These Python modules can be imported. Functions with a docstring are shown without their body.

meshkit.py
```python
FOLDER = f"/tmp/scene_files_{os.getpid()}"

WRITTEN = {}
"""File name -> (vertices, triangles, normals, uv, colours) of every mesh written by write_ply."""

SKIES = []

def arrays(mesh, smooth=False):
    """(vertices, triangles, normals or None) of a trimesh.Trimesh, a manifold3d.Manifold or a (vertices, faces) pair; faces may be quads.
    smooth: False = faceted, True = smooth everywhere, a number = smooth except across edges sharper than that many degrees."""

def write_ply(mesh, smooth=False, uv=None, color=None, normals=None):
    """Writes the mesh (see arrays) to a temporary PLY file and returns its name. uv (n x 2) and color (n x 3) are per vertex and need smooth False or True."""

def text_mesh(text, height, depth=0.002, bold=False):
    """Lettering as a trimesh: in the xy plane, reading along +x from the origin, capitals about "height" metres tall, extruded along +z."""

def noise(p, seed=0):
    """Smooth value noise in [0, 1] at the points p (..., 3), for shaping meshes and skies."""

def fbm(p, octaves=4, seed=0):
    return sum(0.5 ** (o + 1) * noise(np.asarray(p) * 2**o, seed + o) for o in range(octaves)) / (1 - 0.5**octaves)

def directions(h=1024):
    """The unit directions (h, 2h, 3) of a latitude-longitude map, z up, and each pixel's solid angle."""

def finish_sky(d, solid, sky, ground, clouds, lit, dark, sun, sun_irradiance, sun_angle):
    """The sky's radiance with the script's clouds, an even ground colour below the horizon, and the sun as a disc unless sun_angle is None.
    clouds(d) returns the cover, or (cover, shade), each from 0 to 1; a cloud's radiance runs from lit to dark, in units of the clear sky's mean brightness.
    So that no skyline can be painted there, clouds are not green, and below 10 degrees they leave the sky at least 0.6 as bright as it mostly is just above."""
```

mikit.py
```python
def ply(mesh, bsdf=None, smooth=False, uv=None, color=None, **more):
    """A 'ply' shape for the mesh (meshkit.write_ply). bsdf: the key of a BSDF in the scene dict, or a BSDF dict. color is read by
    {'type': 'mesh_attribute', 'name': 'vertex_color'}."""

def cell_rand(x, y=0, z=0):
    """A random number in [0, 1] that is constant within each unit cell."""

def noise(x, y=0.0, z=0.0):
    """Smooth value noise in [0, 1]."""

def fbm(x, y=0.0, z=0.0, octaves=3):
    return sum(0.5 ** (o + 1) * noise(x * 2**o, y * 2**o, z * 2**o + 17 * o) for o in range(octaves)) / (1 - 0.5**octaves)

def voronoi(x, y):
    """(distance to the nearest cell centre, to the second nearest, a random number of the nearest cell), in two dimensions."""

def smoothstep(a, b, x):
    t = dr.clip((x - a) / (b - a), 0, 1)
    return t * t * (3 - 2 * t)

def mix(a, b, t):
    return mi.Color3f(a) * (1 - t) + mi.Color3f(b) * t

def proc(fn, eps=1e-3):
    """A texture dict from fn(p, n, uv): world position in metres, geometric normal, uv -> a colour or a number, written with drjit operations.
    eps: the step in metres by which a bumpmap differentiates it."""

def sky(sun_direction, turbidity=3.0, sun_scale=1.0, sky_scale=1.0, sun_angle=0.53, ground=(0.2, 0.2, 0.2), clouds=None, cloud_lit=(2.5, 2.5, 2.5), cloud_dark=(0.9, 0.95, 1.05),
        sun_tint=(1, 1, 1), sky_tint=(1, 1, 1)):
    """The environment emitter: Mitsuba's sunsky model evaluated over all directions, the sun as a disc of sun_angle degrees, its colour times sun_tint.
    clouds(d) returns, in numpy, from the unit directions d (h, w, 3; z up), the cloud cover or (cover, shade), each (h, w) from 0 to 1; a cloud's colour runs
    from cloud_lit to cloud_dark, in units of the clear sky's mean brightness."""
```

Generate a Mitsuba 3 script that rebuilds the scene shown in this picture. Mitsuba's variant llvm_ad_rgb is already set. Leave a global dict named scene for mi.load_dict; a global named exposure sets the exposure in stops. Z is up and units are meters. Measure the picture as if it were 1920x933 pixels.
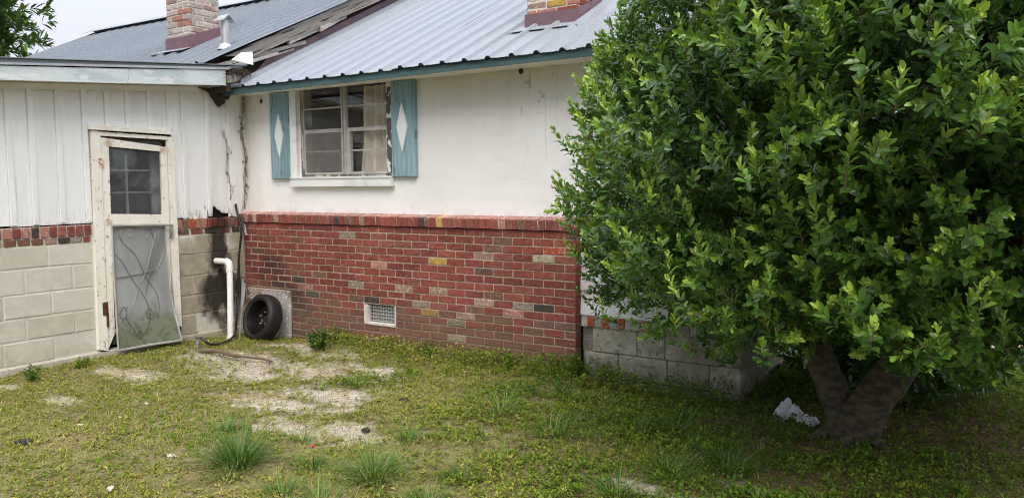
import math, random
import numpy as np, trimesh
import drjit as dr
import mitsuba as mi
import mikit, meshkit
from mikit import noise, fbm, voronoi, smoothstep, mix, proc
T = mi.ScalarTransform4f
PI = math.pi
rng = np.random.default_rng(7)
random.seed(7)
scene, labels = {}, {}

# ------------------------------------------------------------------ camera, sky, exposure
YAW, PITCH, ROLL = -0.57943, -0.08052, -0.00819
EYE = np.array([3.15736, -5.75284, 1.55835])
_cy, _sy = math.cos(YAW), math.sin(YAW)
FW = np.array([_sy * math.cos(PITCH), _cy * math.cos(PITCH), math.sin(PITCH)])
_r = np.array([_cy, -_sy, 0.0]); _u = np.cross(_r, FW)
UP = -math.sin(ROLL) * _r + math.cos(ROLL) * _u
scene['camera'] = {'type': 'perspective', 'fov': math.degrees(2 * math.atan(960 / 1537.74)), 'fov_axis': 'x', 'near_clip': 0.05, 'far_clip': 400.0,
                   'to_world': T().look_at(origin=EYE.tolist(), target=(EYE + FW).tolist(), up=UP.tolist())}
scene['sky'] = mikit.sky([0.45, -0.60, 0.90], turbidity=3, sun_scale=0.26, sun_tint=(0.92, 1.0, 1.17), sky_scale=1.0, sun_angle=40, clouds=lambda d: (np.ones(d.shape[:2]), np.clip(1.0 - d[..., 2], 0, 1)), cloud_lit=(2.36, 2.48, 2.80), cloud_dark=(0.93, 0.97, 1.08))
exposure = 3.02

# ------------------------------------------------------------------ helpers
def key_for(name):
    if name not in scene and name not in labels:
        return name
    k = 1
    while f'{name}_{k:03d}' in scene or f'{name}_{k:03d}' in labels:
        k += 1
    return f'{name}_{k:03d}'
_next = {}
def fast_key(name):
    n = _next.get(name, 0); _next[name] = n + 1
    return name if n == 0 else f'{name}_{n:03d}'
def put(name, mesh, bsdf, smooth=False, label=None, uv=None, kind=None, **more):
    key = fast_key(name)
    scene[key] = mikit.ply(mesh, bsdf, smooth=smooth, uv=uv, **more)
    if label or kind:
        labels[key] = {}
        if label: labels[key]['label'] = label
        if kind: labels[key]['kind'] = kind
    return key
def tag(key, label, category=None, group=None, kind=None):
    d = labels.setdefault(key, {}); d['label'] = label
    if category: d['category'] = category
    if group: d['group'] = group
    if kind: d['kind'] = kind
    return key
def thing(name, label, category, group=None):
    return tag(fast_key(name), label, category, group)

_S = np.array([[x, y, z] for x in (-1, 1) for y in (-1, 1) for z in (-1, 1)], float)
def _chamfer_template():
    v = []
    for s in _S:
        for a in range(3):
            m = np.ones(3); m[a] = 0
            v.append((s, m))
    pts = np.array([s * (1 - 0.2 * m) for s, m in v])
    h = trimesh.convex.convex_hull(pts)
    idx = [int(np.argmin(np.linalg.norm(pts - q, axis=1))) for q in h.vertices]
    f = np.array([[idx[i] for i in t] for t in h.faces])
    return np.array([s for s, m in v]), np.array([m for s, m in v]), f
_CS, _CM, _CF = _chamfer_template()
def cbox(lo, hi, c=0.004, jitter=0.0):
    lo, hi = np.minimum(lo, hi).astype(float), np.maximum(lo, hi).astype(float)
    h = (hi - lo) / 2; c = min(c, 0.45 * h.min())
    v = (lo + hi) / 2 + _CS * (h - c * _CM)
    if jitter:
        q = rng.normal(0, jitter, (8, 3))
        v = v + np.repeat(q, 3, 0)
    return v, _CF
def box(lo, hi):
    lo, hi = np.minimum(lo, hi).astype(float), np.maximum(lo, hi).astype(float)
    v = (lo + hi) / 2 + _S * (hi - lo) / 2
    f = np.array([[0, 1, 3], [0, 3, 2], [4, 6, 7], [4, 7, 5], [0, 4, 5], [0, 5, 1], [2, 3, 7], [2, 7, 6], [0, 2, 6], [0, 6, 4], [1, 5, 7], [1, 7, 3]])
    return v, f
def join(*ms):
    vs, fs, n = [], [], 0
    for v, f in ms:
        f = np.asarray(f)
        if f.shape[1] == 4: f = np.vstack([f[:, [0, 1, 2]], f[:, [0, 2, 3]]])
        vs.append(np.asarray(v, float)); fs.append(f + n); n += len(v)
    return np.vstack(vs), np.vstack(fs)
def prism(poly, axis, a, b):
    """poly: 2-D points of a convex or simple outline, extruded along axis from a to b; 2-D axes are the two others in order."""
    import shapely.geometry as sg
    m = trimesh.creation.extrude_polygon(sg.Polygon(poly), abs(b - a))
    v = np.array(m.vertices); o = np.zeros_like(v); oth = [i for i in range(3) if i != axis]
    o[:, oth[0]], o[:, oth[1]], o[:, axis] = v[:, 0], v[:, 1], v[:, 2] + min(a, b)
    f = np.array(m.faces)
    return o, f[:, ::-1] if axis == 1 else f
def hexa(q, depth_vec):
    """a quad of 4 points given thickness along depth_vec"""
    q = np.asarray(q, float); v = np.vstack([q, q + np.asarray(depth_vec, float)])
    f = [[0, 1, 2], [0, 2, 3], [4, 6, 5], [4, 7, 6]]
    for i in range(4):
        j = (i + 1) % 4; f += [[i, i + 4, j + 4], [i, j + 4, j]]
    m = trimesh.Trimesh(v, f, process=False); 
    if m.volume < 0: m.invert()
    return np.array(m.vertices), np.array(m.faces)
def tube(pts, rad, n=8, cap=True):
    pts = np.asarray(pts, float); k = len(pts); rad = np.broadcast_to(np.asarray(rad, float), (k,))
    t = np.gradient(pts, axis=0); t /= np.maximum(np.linalg.norm(t, axis=1, keepdims=True), 1e-9)
    a = np.array([0.0, 0, 1]) if abs(t[0][2]) < 0.9 else np.array([1.0, 0, 0])
    ring = []
    ang = np.arange(n) * 2 * PI / n
    for i in range(k):
        a = a - t[i] * np.dot(a, t[i]); a /= max(np.linalg.norm(a), 1e-9)
        b = np.cross(t[i], a)
        ring.append(pts[i] + rad[i] * (np.cos(ang)[:, None] * a + np.sin(ang)[:, None] * b))
    v = np.vstack(ring); f = []
    for i in range(k - 1):
        for j in range(n):
            p, q = i * n + j, i * n + (j + 1) % n
            f += [[p, q, q + n], [p, q + n, p + n]]
    if cap:
        v = np.vstack([v, pts[0], pts[-1]])
        for j in range(n):
            f += [[len(v) - 2, (j + 1) % n, j], [len(v) - 1, (k - 1) * n + j, (k - 1) * n + (j + 1) % n]]
    return v, np.array(f)
def spline(pts, n=8):
    from scipy.interpolate import CubicSpline
    pts = np.asarray(pts, float); s = np.r_[0, np.cumsum(np.linalg.norm(np.diff(pts, axis=0), axis=1))]
    return CubicSpline(s, pts)(np.linspace(0, s[-1], n * (len(pts) - 1) + 1))
def lathe(prof, n=40):
    """prof: closed list of (r, h); axis z"""
    prof = np.asarray(prof, float); k = len(prof); ang = np.arange(n) * 2 * PI / n
    v = np.array([[r * math.cos(a), r * math.sin(a), h] for a in ang for r, h in prof]); f = []
    for i in range(n):
        for j in range(k):
            p, q, r_, s = i * k + j, i * k + (j + 1) % k, ((i + 1) % n) * k + j, ((i + 1) % n) * k + (j + 1) % k
            f += [[p, r_, s], [p, s, q]]
    return v, np.array(f)
def rough(mesh, amp, fx, fz):
    m = trimesh.Trimesh(mesh[0], mesh[1], process=False); v = np.array(m.vertices); q = v * [fx, fx, fz]
    d = (meshkit.fbm(q) - 0.5) * 2 + 0.9 * (meshkit.fbm(q * 2.7 + 5) - 0.5)
    return v + np.array(m.vertex_normals) * (amp * d)[:, None], mesh[1]
def xf(mesh, R=None, t=(0, 0, 0)):
    v, f = mesh; v = np.asarray(v, float)
    if R is not None: v = v @ np.asarray(R).T
    return v + np.asarray(t, float), f
def rot(axis, deg):
    return trimesh.transformations.rotation_matrix(math.radians(deg), axis)[:3, :3]
def fb(x, s):  # numpy fbm through meshkit
    return meshkit.fbm(np.asarray(x, float) * s)

# ------------------------------------------------------------------ materials
def principled(base, rough=0.6, spec=0.4, metallic=0.0, bump=None, bscale=0.001, **more):
    if not isinstance(base, dict): base = {'type': 'rgb', 'value': list(base)}
    b = {'type': 'principled', 'base_color': base, 'roughness': rough, 'specular': spec, 'metallic': metallic, **more}
    if bump is not None:
        b = {'type': 'bumpmap', 'arbitrary': proc(bump, eps=0.0015), 'scale': bscale, 'nested': b}
    return {'type': 'twosided', 'bsdf': b}
C = mi.Color3f
def stain(x0, y0, z0, sx, sz):
    return None

def stucco_c(p, n, uv):
    dirt = fbm(p.x * 1.3, p.z * 0.5, 3.1, 4)
    streak = fbm(p.x * 9, p.z * 0.7, 5.0, 3)
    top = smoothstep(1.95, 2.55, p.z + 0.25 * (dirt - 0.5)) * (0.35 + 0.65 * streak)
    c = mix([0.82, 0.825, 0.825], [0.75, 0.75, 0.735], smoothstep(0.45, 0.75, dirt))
    c = mix(c, [0.58, 0.53, 0.44], 0.5 * top)  # browner towards the eave: dirt streaks with eave shade painted in
    low = smoothstep(1.36, 1.27, p.z) * smoothstep(0.4, 0.65, fbm(p.x * 6, p.z * 6, 1.0, 3))
    c = mix(c, [0.62, 0.57, 0.52], 0.4 * low)
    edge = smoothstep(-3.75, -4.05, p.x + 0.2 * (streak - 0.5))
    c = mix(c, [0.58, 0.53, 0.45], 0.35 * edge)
    cr = smoothstep(0.010, 0.002, dr.abs(fbm(p.x * 1.6 + 4, p.z * 1.1, 7.0, 4) - 0.5)) * smoothstep(0.48, 0.62, fbm(p.x * 1.1, p.z * 0.9, 2.0, 2))
    c = mix(c, [0.50, 0.47, 0.43], 0.16 * cr)
    drip = smoothstep(0.60, 0.75, fbm(p.x * 22, p.z * 0.35, 1.0, 3)) * smoothstep(1.5, 2.5, p.z)
    c = mix(c, [0.52, 0.46, 0.37], 0.11 * drip)
    sm = dr.maximum(smoothstep(0.004, 0.001, dr.abs(p.x + 0.485)) * (p.z > 2.28), smoothstep(0.004, 0.001, dr.abs(p.x + 0.33)) * (p.z < 2.28) * (p.z > 1.75))
    c = mix(c, [0.38, 0.34, 0.30], 0.5 * sm)
    spk = smoothstep(0.80, 0.86, noise(p.x * 23, p.z * 23, 4.0)) * smoothstep(0.6, 0.75, fbm(p.x * 2.2, p.z * 2.2, 9.0, 2))
    c = mix(c, [0.35, 0.30, 0.25], 0.5 * spk)
    return c
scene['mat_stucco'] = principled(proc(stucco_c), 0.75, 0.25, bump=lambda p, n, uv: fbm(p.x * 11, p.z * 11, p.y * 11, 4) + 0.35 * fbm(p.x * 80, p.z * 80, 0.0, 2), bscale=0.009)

def mold(p):
    """black mould below the broken eave and behind the drain pipe on the block wall"""
    w = fbm(p.y * 7, p.z * 4, 3.0, 4) - 0.5
    a = smoothstep(0.22, 0.04, dr.abs(p.y + 0.27 + 0.22 * w) + 0.12 * w) * smoothstep(0.60, 0.80, p.z + 0.2 * w) * smoothstep(1.38, 1.16, p.z)
    b = smoothstep(0.42, 0.12, dr.sqrt(dr.square(p.y + 0.26) + dr.square((p.z - 0.45) * 0.85)) + 0.34 * w)
    br_ = smoothstep(0.22, 0.62, fbm(p.y * 26, p.z * 20, 6.0, 4) + 0.75 * (dr.maximum(a, b) - 0.35))
    return dr.minimum(1.0, 1.35 * dr.maximum(a * 0.92, b)) * br_ * (p.x < -3.9)
BR = [[0.218, 0.060, 0.046], [0.195, 0.055, 0.044], [0.24, 0.068, 0.050], [0.195, 0.060, 0.049], [0.23, 0.080, 0.061], [0.175, 0.078, 0.057], [0.155, 0.088, 0.064], [0.06, 0.045, 0.038], [0.40, 0.33, 0.24], [0.42, 0.27, 0.06], [0.36, 0.17, 0.13], [0.36, 0.075, 0.035], [0.24, 0.20, 0.155], [0.29, 0.19, 0.155], [0.40, 0.345, 0.31], [0.36, 0.35, 0.31]]
# kinds: 0-4 red, 5 brown red, 6 brown, 7 dark, 8 tan, 9 yellow, 10 salmon, 11 orange, 12 grey, 13 mottled, 14 chimney pale, 15 painted grey
def pick(uv):
    k = dr.floor(uv.x * 16); c = C(BR[0])
    for i in range(1, 16): c = dr.select(k == i, C(BR[i]), c)
    return c, k
def brick_c(p, n, uv):
    c, k = pick(uv); s = uv.y
    g = fbm(p.x * 26 + 40 * s, p.z * 60, p.y * 26, 4)
    c = c * (0.62 + 0.76 * g) * (0.86 + 0.28 * s)
    pale = smoothstep(0.62, 0.72, fbm(p.x * 55 + 9 * s, p.z * 80, p.y * 55, 3)) * dr.select(k >= 8, 0.55, 0.10) * dr.select(k == 15, 0.2, 1.0)
    c = mix(c, [0.55, 0.48, 0.40], pale)
    dk = smoothstep(0.60, 0.75, fbm(p.x * 70 + 5 * s, p.z * 90, p.y * 70 + 3, 3)) * dr.select((k == 12) | (k == 7) | (k == 14), 0.5, 0.12)
    return mix(c, [0.05, 0.045, 0.04], dk)
def splash(p):
    """dirt washed up from the soil: a ragged band along the foot of the brick wall"""
    w = fbm(p.x * 1.7, p.z * 2.2, 2.0, 3) - 0.5
    return smoothstep(0.54, 0.16, p.z + 0.45 * w + 0.05 * (p.x + 2))
def wallbrick_c(p, n, uv):
    c = brick_c(p, n, uv)
    c = c * (0.78 + 0.42 * fbm(p.x * 1.9, p.z * 2.6, 12.0, 3))
    d = splash(p)
    c = mix(c, c * 0.30 + C([0.105, 0.075, 0.050]), 0.85 * d)
    green = smoothstep(0.10, 0.0, p.z + 0.1 * (fbm(p.x * 4, p.z * 4, 0.0, 2) - 0.5))
    c = mix(c, [0.085, 0.09, 0.045], 0.45 * green)
    # dark run-off stain near the inner corner
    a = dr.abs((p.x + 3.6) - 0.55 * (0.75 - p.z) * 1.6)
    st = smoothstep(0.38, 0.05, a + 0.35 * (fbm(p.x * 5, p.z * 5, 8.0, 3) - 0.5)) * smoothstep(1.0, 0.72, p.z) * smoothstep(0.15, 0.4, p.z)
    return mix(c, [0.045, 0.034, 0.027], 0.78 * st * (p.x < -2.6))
scene['mat_wall_brick'] = principled(proc(wallbrick_c), 0.8, 0.25, bump=lambda p, n, uv: fbm(p.x * 60 + 30 * uv.y, p.z * 140, p.y * 60, 3), bscale=0.004)
scene['mat_brick'] = principled(proc(brick_c), 0.8, 0.25, bump=lambda p, n, uv: fbm(p.x * 90, p.z * 120, p.y * 90, 3), bscale=0.004)
def soldier_c(p, n, uv):
    c = brick_c(p, n, uv)
    w = smoothstep(0.55, 0.7, fbm(p.x * 22, p.y * 22, p.z * 30, 3)) * smoothstep(1.22, 1.27, p.z)
    c = mix(c, [0.55, 0.46, 0.42], 0.45 * w)
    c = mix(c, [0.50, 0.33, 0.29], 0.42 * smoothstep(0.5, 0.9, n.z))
    return mix(c, [0.025, 0.02, 0.017], 0.8 * mold(p) * (p.y < -0.03))
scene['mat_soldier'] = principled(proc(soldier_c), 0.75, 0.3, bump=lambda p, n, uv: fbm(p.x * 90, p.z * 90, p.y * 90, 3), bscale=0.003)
def mortar_c(p, n, uv):
    g = fbm(p.x * 40, p.z * 40, p.y * 40, 3)
    c = C([0.41, 0.345, 0.275]) * (0.7 + 0.6 * g)
    return mix(c, c * 0.4 + C([0.07, 0.06, 0.042]), 0.75 * splash(p))
scene['mat_mortar'] = principled(proc(mortar_c), 0.9, 0.1, bump=lambda p, n, uv: fbm(p.x * 120, p.z * 120, p.y * 120, 2), bscale=0.003)
scene['mat_mortar_pale'] = principled(proc(lambda p, n, uv: C([0.60, 0.56, 0.50]) * (0.72 + 0.5 * fbm(p.x * 50, p.z * 50, p.y * 50, 3))), 0.9, 0.1)

def block_c(p, n, uv):
    g = fbm(p.y * 20 + p.x * 20, p.z * 20, 7 * uv.y, 4)
    c = mix([0.62, 0.60, 0.53], [0.50, 0.48, 0.395], uv.x) * (0.86 + 0.26 * g)
    right = smoothstep(-0.95, -0.75, p.y)
    bare = right * smoothstep(0.30, 0.5, fbm(p.y * 3.1, p.z * 2.4, 5.0, 3) + 0.35 * (uv.x - 0.5))
    c = mix(c, C([0.33, 0.285, 0.20]) * (0.75 + 0.5 * g), 0.8 * bare)
    pit = smoothstep(0.66, 0.78, fbm(p.y * 85, p.z * 85, 2.0, 3)) * (0.1 + 0.4 * right)
    c = mix(c, [0.12, 0.105, 0.085], pit)
    foot = smoothstep(0.22, 0.02, p.z + 0.12 * (g - 0.5))
    c = mix(c, [0.40, 0.36, 0.28], 0.5 * foot)
    return mix(c, [0.022, 0.019, 0.016], 0.95 * mold(p))
scene['mat_block'] = principled(proc(block_c), 0.8, 0.25, bump=lambda p, n, uv: fbm(p.y * 9, p.z * 9, 7 * uv.y, 3) + 0.5 * fbm(p.y * 70, p.z * 70, 0.0, 3), bscale=0.006)
def blockmortar_c(p, n, uv):
    c = C([0.60, 0.58, 0.51]) * (0.8 + 0.3 * fbm(p.y * 40, p.z * 40, p.x * 40, 3))
    c = mix(c, [0.36, 0.32, 0.25], 0.6 * smoothstep(-0.95, -0.75, p.y) * smoothstep(0.4, 0.6, fbm(p.y * 5, p.z * 5, 2.0, 2)))
    return mix(c, [0.025, 0.02, 0.017], 0.9 * mold(p))
scene['mat_block_mortar'] = principled(proc(blockmortar_c), 0.9, 0.15)
def greyblock_c(p, n, uv):
    g = fbm(p.x * 16, p.z * 16, p.y * 16 + 9 * uv.y, 4)
    c = mix([0.47, 0.445, 0.355], [0.36, 0.335, 0.26], uv.x) * (0.6 + 0.8 * g)
    m = smoothstep(0.45, 0.68, fbm(p.x * 5, p.z * 4, 6.0, 4))
    c = mix(c, [0.17, 0.16, 0.12], 0.6 * m)
    pit = smoothstep(0.60, 0.72, fbm(p.x * 50, p.z * 50, p.y * 50, 3)) * 0.55
    c = mix(c, [0.06, 0.055, 0.04], pit)
    green = smoothstep(0.22, 0.0, p.z + 0.15 * (g - 0.5))
    return mix(c, [0.09, 0.10, 0.055], 0.5 * green)
scene['mat_grey_block'] = principled(proc(greyblock_c), 0.85, 0.2, bump=lambda p, n, uv: fbm(p.x * 50, p.z * 50, p.y * 50, 4), bscale=0.008)

def siding_c(p, n, uv):
    g = fbm(p.y * 10 + 30 * uv.y, p.z * 1.6, p.x * 10, 4)
    c = mix([0.83, 0.845, 0.85], [0.76, 0.77, 0.765], smoothstep(0.45, 0.75, g)) * (0.95 + 0.06 * uv.x)
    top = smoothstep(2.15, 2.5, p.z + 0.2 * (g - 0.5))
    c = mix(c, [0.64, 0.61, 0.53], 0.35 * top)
    rot_ = smoothstep(1.36, 1.23, p.z + 0.22 * (fbm(p.y * 40, p.z * 9, 1.0, 3) - 0.5)) * (0.25 + 0.75 * smoothstep(-0.9, -0.5, p.y))
    c = mix(c, [0.14, 0.11, 0.085], 0.75 * rot_ * smoothstep(0.5, 0.62, fbm(p.y * 60, p.z * 14, 5.0, 3)))
    ck = smoothstep(0.74, 0.80, noise(p.y * 70, p.z * 5, 3.0)) * smoothstep(0.55, 0.7, fbm(p.y * 2.5, p.z * 1.5, 8.0, 2))
    c = mix(c, [0.50, 0.48, 0.45], 0.22 * ck)
    cor = smoothstep(-0.25, 0.05, p.y)
    return mix(c, [0.60, 0.57, 0.50], 0.4 * cor * g)
scene['mat_siding'] = principled(proc(siding_c), 0.55, 0.35, bump=lambda p, n, uv: fbm(p.y * 60, p.z * 2.5, p.x * 60, 3), bscale=0.003)
def cream_c(p, n, uv):
    g = fbm(p.y * 8 + p.x * 8, p.z * 5, 3.0, 3)
    c = mix([0.84, 0.82, 0.735], [0.78, 0.755, 0.66], smoothstep(0.4, 0.7, g))
    chip = smoothstep(0.745, 0.775, fbm(p.y * 45 + p.x * 20, p.z * 28, 4.0, 3) + 0.09 * smoothstep(0.9, 0.1, p.z) * (p.y < -1.4))
    c = mix(c, [0.33, 0.28, 0.23], 0.8 * chip)
    rust = smoothstep(0.045, 0.0, dr.sqrt(dr.square(p.y + 1.46) + dr.square(p.z - 1.95)) - 0.03 * noise(p.y * 60, p.z * 60, 1.0))
    rust = dr.maximum(rust, smoothstep(0.05, 0.0, dr.sqrt(dr.square(p.y + 0.905) + dr.square(p.z - 1.90)) - 0.03 * noise(p.y * 60, p.z * 60, 1.0)))
    rust = dr.maximum(rust, smoothstep(0.04, 0.0, dr.sqrt(dr.square(p.y + 1.49) + dr.square(p.z - 1.22)) - 0.025 * noise(p.y * 60, p.z * 60, 1.0)))
    return mix(c, [0.38, 0.20, 0.09], 0.55 * rust)
scene['mat_cream'] = principled(proc(cream_c), 0.5, 0.4, bump=lambda p, n, uv: fbm(p.y * 40 + p.x * 40, p.z * 12, 0.0, 3), bscale=0.002)
def trimw_c(p, n, uv):
    g = fbm(p.x * 6 + p.y * 6, p.z * 12, 2.0, 4)
    return mix([0.74, 0.76, 0.75], [0.58, 0.60, 0.59], smoothstep(0.45, 0.75, g))
scene['mat_trim_white'] = principled(proc(trimw_c), 0.5, 0.4)
def fasciaw_c(p, n, uv):
    g = fbm(p.y * 3, p.z * 16, 2.0, 4)
    c = mix([0.60, 0.66, 0.665], [0.47, 0.54, 0.55], smoothstep(0.4, 0.7, g))
    return mix(c, [0.75, 0.76, 0.75], 0.7 * smoothstep(0.66, 0.7, fbm(p.y * 5, p.z * 30, 8.0, 3)))
scene['mat_fascia_pale'] = principled(proc(fasciaw_c), 0.5, 0.4)
def teal_c(p, n, uv):
    g = fbm(p.x * 5, p.z * 18, 2.0, 4)
    return mix([0.070, 0.135, 0.142], [0.052, 0.100, 0.106], smoothstep(0.35, 0.7, g))
scene['mat_teal'] = principled(proc(teal_c), 0.55, 0.35)
def shutter_c(p, n, uv):
    g = fbm(p.x * 34, p.z * 2.2, 2.0, 4)
    c = mix([0.225, 0.355, 0.405], [0.165, 0.275, 0.32], smoothstep(0.35, 0.7, g))
    wear = smoothstep(2.1, 1.65, p.z) * smoothstep(0.52, 0.66, fbm(p.x * 60, p.z * 4, 6.0, 3))
    c = mix(c, [0.40, 0.48, 0.49], 0.55 * wear)
    ck = smoothstep(0.70, 0.76, noise(p.x * 130, p.z * 9, 3.0)) * smoothstep(0.5, 0.65, fbm(p.x * 9, p.z * 5, 1.0, 2))
    return mix(c, [0.06, 0.09, 0.10], 0.6 * ck)
scene['mat_shutter'] = principled(proc(shutter_c), 0.6, 0.3, bump=lambda p, n, uv: fbm(p.x * 120, p.z * 5, 0.0, 3), bscale=0.003)
scene['mat_diamond'] = principled((0.72, 0.75, 0.76), 0.5, 0.4)
def galv_c(p, n, uv):
    g = fbm(p.x * 1.1, p.y * 0.9, p.z * 0.9, 4)
    s = fbm(p.x * 14, p.y * 0.8, 4.0, 3)
    return mix([0.315, 0.345, 0.38], [0.25, 0.28, 0.31], 0.6 * g + 0.4 * s)
scene['mat_roof'] = principled(proc(galv_c), 0.5, 0.35, metallic=0.25)
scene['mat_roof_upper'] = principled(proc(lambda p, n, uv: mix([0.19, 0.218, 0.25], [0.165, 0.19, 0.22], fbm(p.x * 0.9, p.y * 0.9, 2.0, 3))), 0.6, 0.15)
scene['mat_tin'] = principled(proc(lambda p, n, uv: C([0.62, 0.63, 0.64]) * (0.75 + 0.4 * fbm(p.x * 12, p.z * 5, p.y * 12, 3))), 0.38, 0.5, metallic=0.7)
scene['mat_flashing'] = principled(proc(lambda p, n, uv: C([0.175, 0.105, 0.125]) * (0.8 + 0.4 * fbm(p.x * 9, p.z * 9, p.y * 9, 3))), 0.45, 0.4)
def oldwood_c(p, n, uv):
    a = p.x * 1.2 + p.y * 1.8 + p.z * 0.5
    g = fbm(a, (p.z - 0.45 * p.y) * 50, p.x * 30, 4)
    c = mix([0.30, 0.275, 0.25], [0.20, 0.18, 0.162], smoothstep(0.3, 0.7, g))
    return mix(c, [0.04, 0.035, 0.03], smoothstep(0.64, 0.72, fbm(a * 2, (p.z - 0.45 * p.y) * 70, 3.0, 3)))
scene['mat_old_wood'] = principled(proc(oldwood_c), 0.85, 0.15)
scene['mat_pale_wood'] = principled(proc(lambda p, n, uv: C([0.44, 0.42, 0.39]) * (0.55 + 0.8 * fbm(p.x * 6, p.y * 20, p.z * 60, 3))), 0.85, 0.15)
scene['mat_dark'] = principled((0.015, 0.013, 0.012), 0.9, 0.1)
scene['mat_rot'] = principled(proc(lambda p, n, uv: C([0.06, 0.045, 0.035]) * (0.4 + 1.2 * fbm(p.x * 30, p.y * 30, p.z * 30, 3))), 0.9, 0.1)
scene['mat_aluminium'] = principled(proc(lambda p, n, uv: C([0.47, 0.46, 0.44]) * (0.7 + 0.5 * fbm(p.x * 12 + p.y * 12, p.z * 12, 1.0, 3))), 0.45, 0.4, metallic=0.25)
scene['mat_dirty_metal'] = principled(proc(lambda p, n, uv: mix([0.42, 0.40, 0.36], [0.14, 0.125, 0.11], smoothstep(0.35, 0.62, fbm(p.x * 25, p.z * 9, 2.0, 3)))), 0.7, 0.3)
def peel_c(p, n, uv):
    v = fbm(p.x * 30, p.z * 16, 2.0, 3)
    return mix([0.09, 0.08, 0.07], [0.66, 0.64, 0.60], smoothstep(0.52, 0.56, v))
scene['mat_peeling'] = principled(proc(peel_c), 0.7, 0.3)
scene['mat_glass'] = {'type': 'thindielectric', 'int_ior': 1.5}
scene['mat_dusty_screen'] = {'type': 'mask', 'opacity': 0.45, 'bsdf': principled(proc(lambda p, n, uv: C([0.25, 0.245, 0.235]) * (0.8 + 0.4 * fbm(p.x * 8 + p.y * 8, p.z * 5, 1.0, 3))), 0.8, 0.2)}
scene['mat_door_screen'] = {'type': 'mask', 'opacity': 0.42, 'bsdf': principled(proc(lambda p, n, uv: mix([0.10, 0.11, 0.115], [0.24, 0.26, 0.28], smoothstep(0.45, 0.8, fbm(p.y * 7, p.z * 5, 1.0, 4)))), 0.8, 0.2)}
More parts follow.
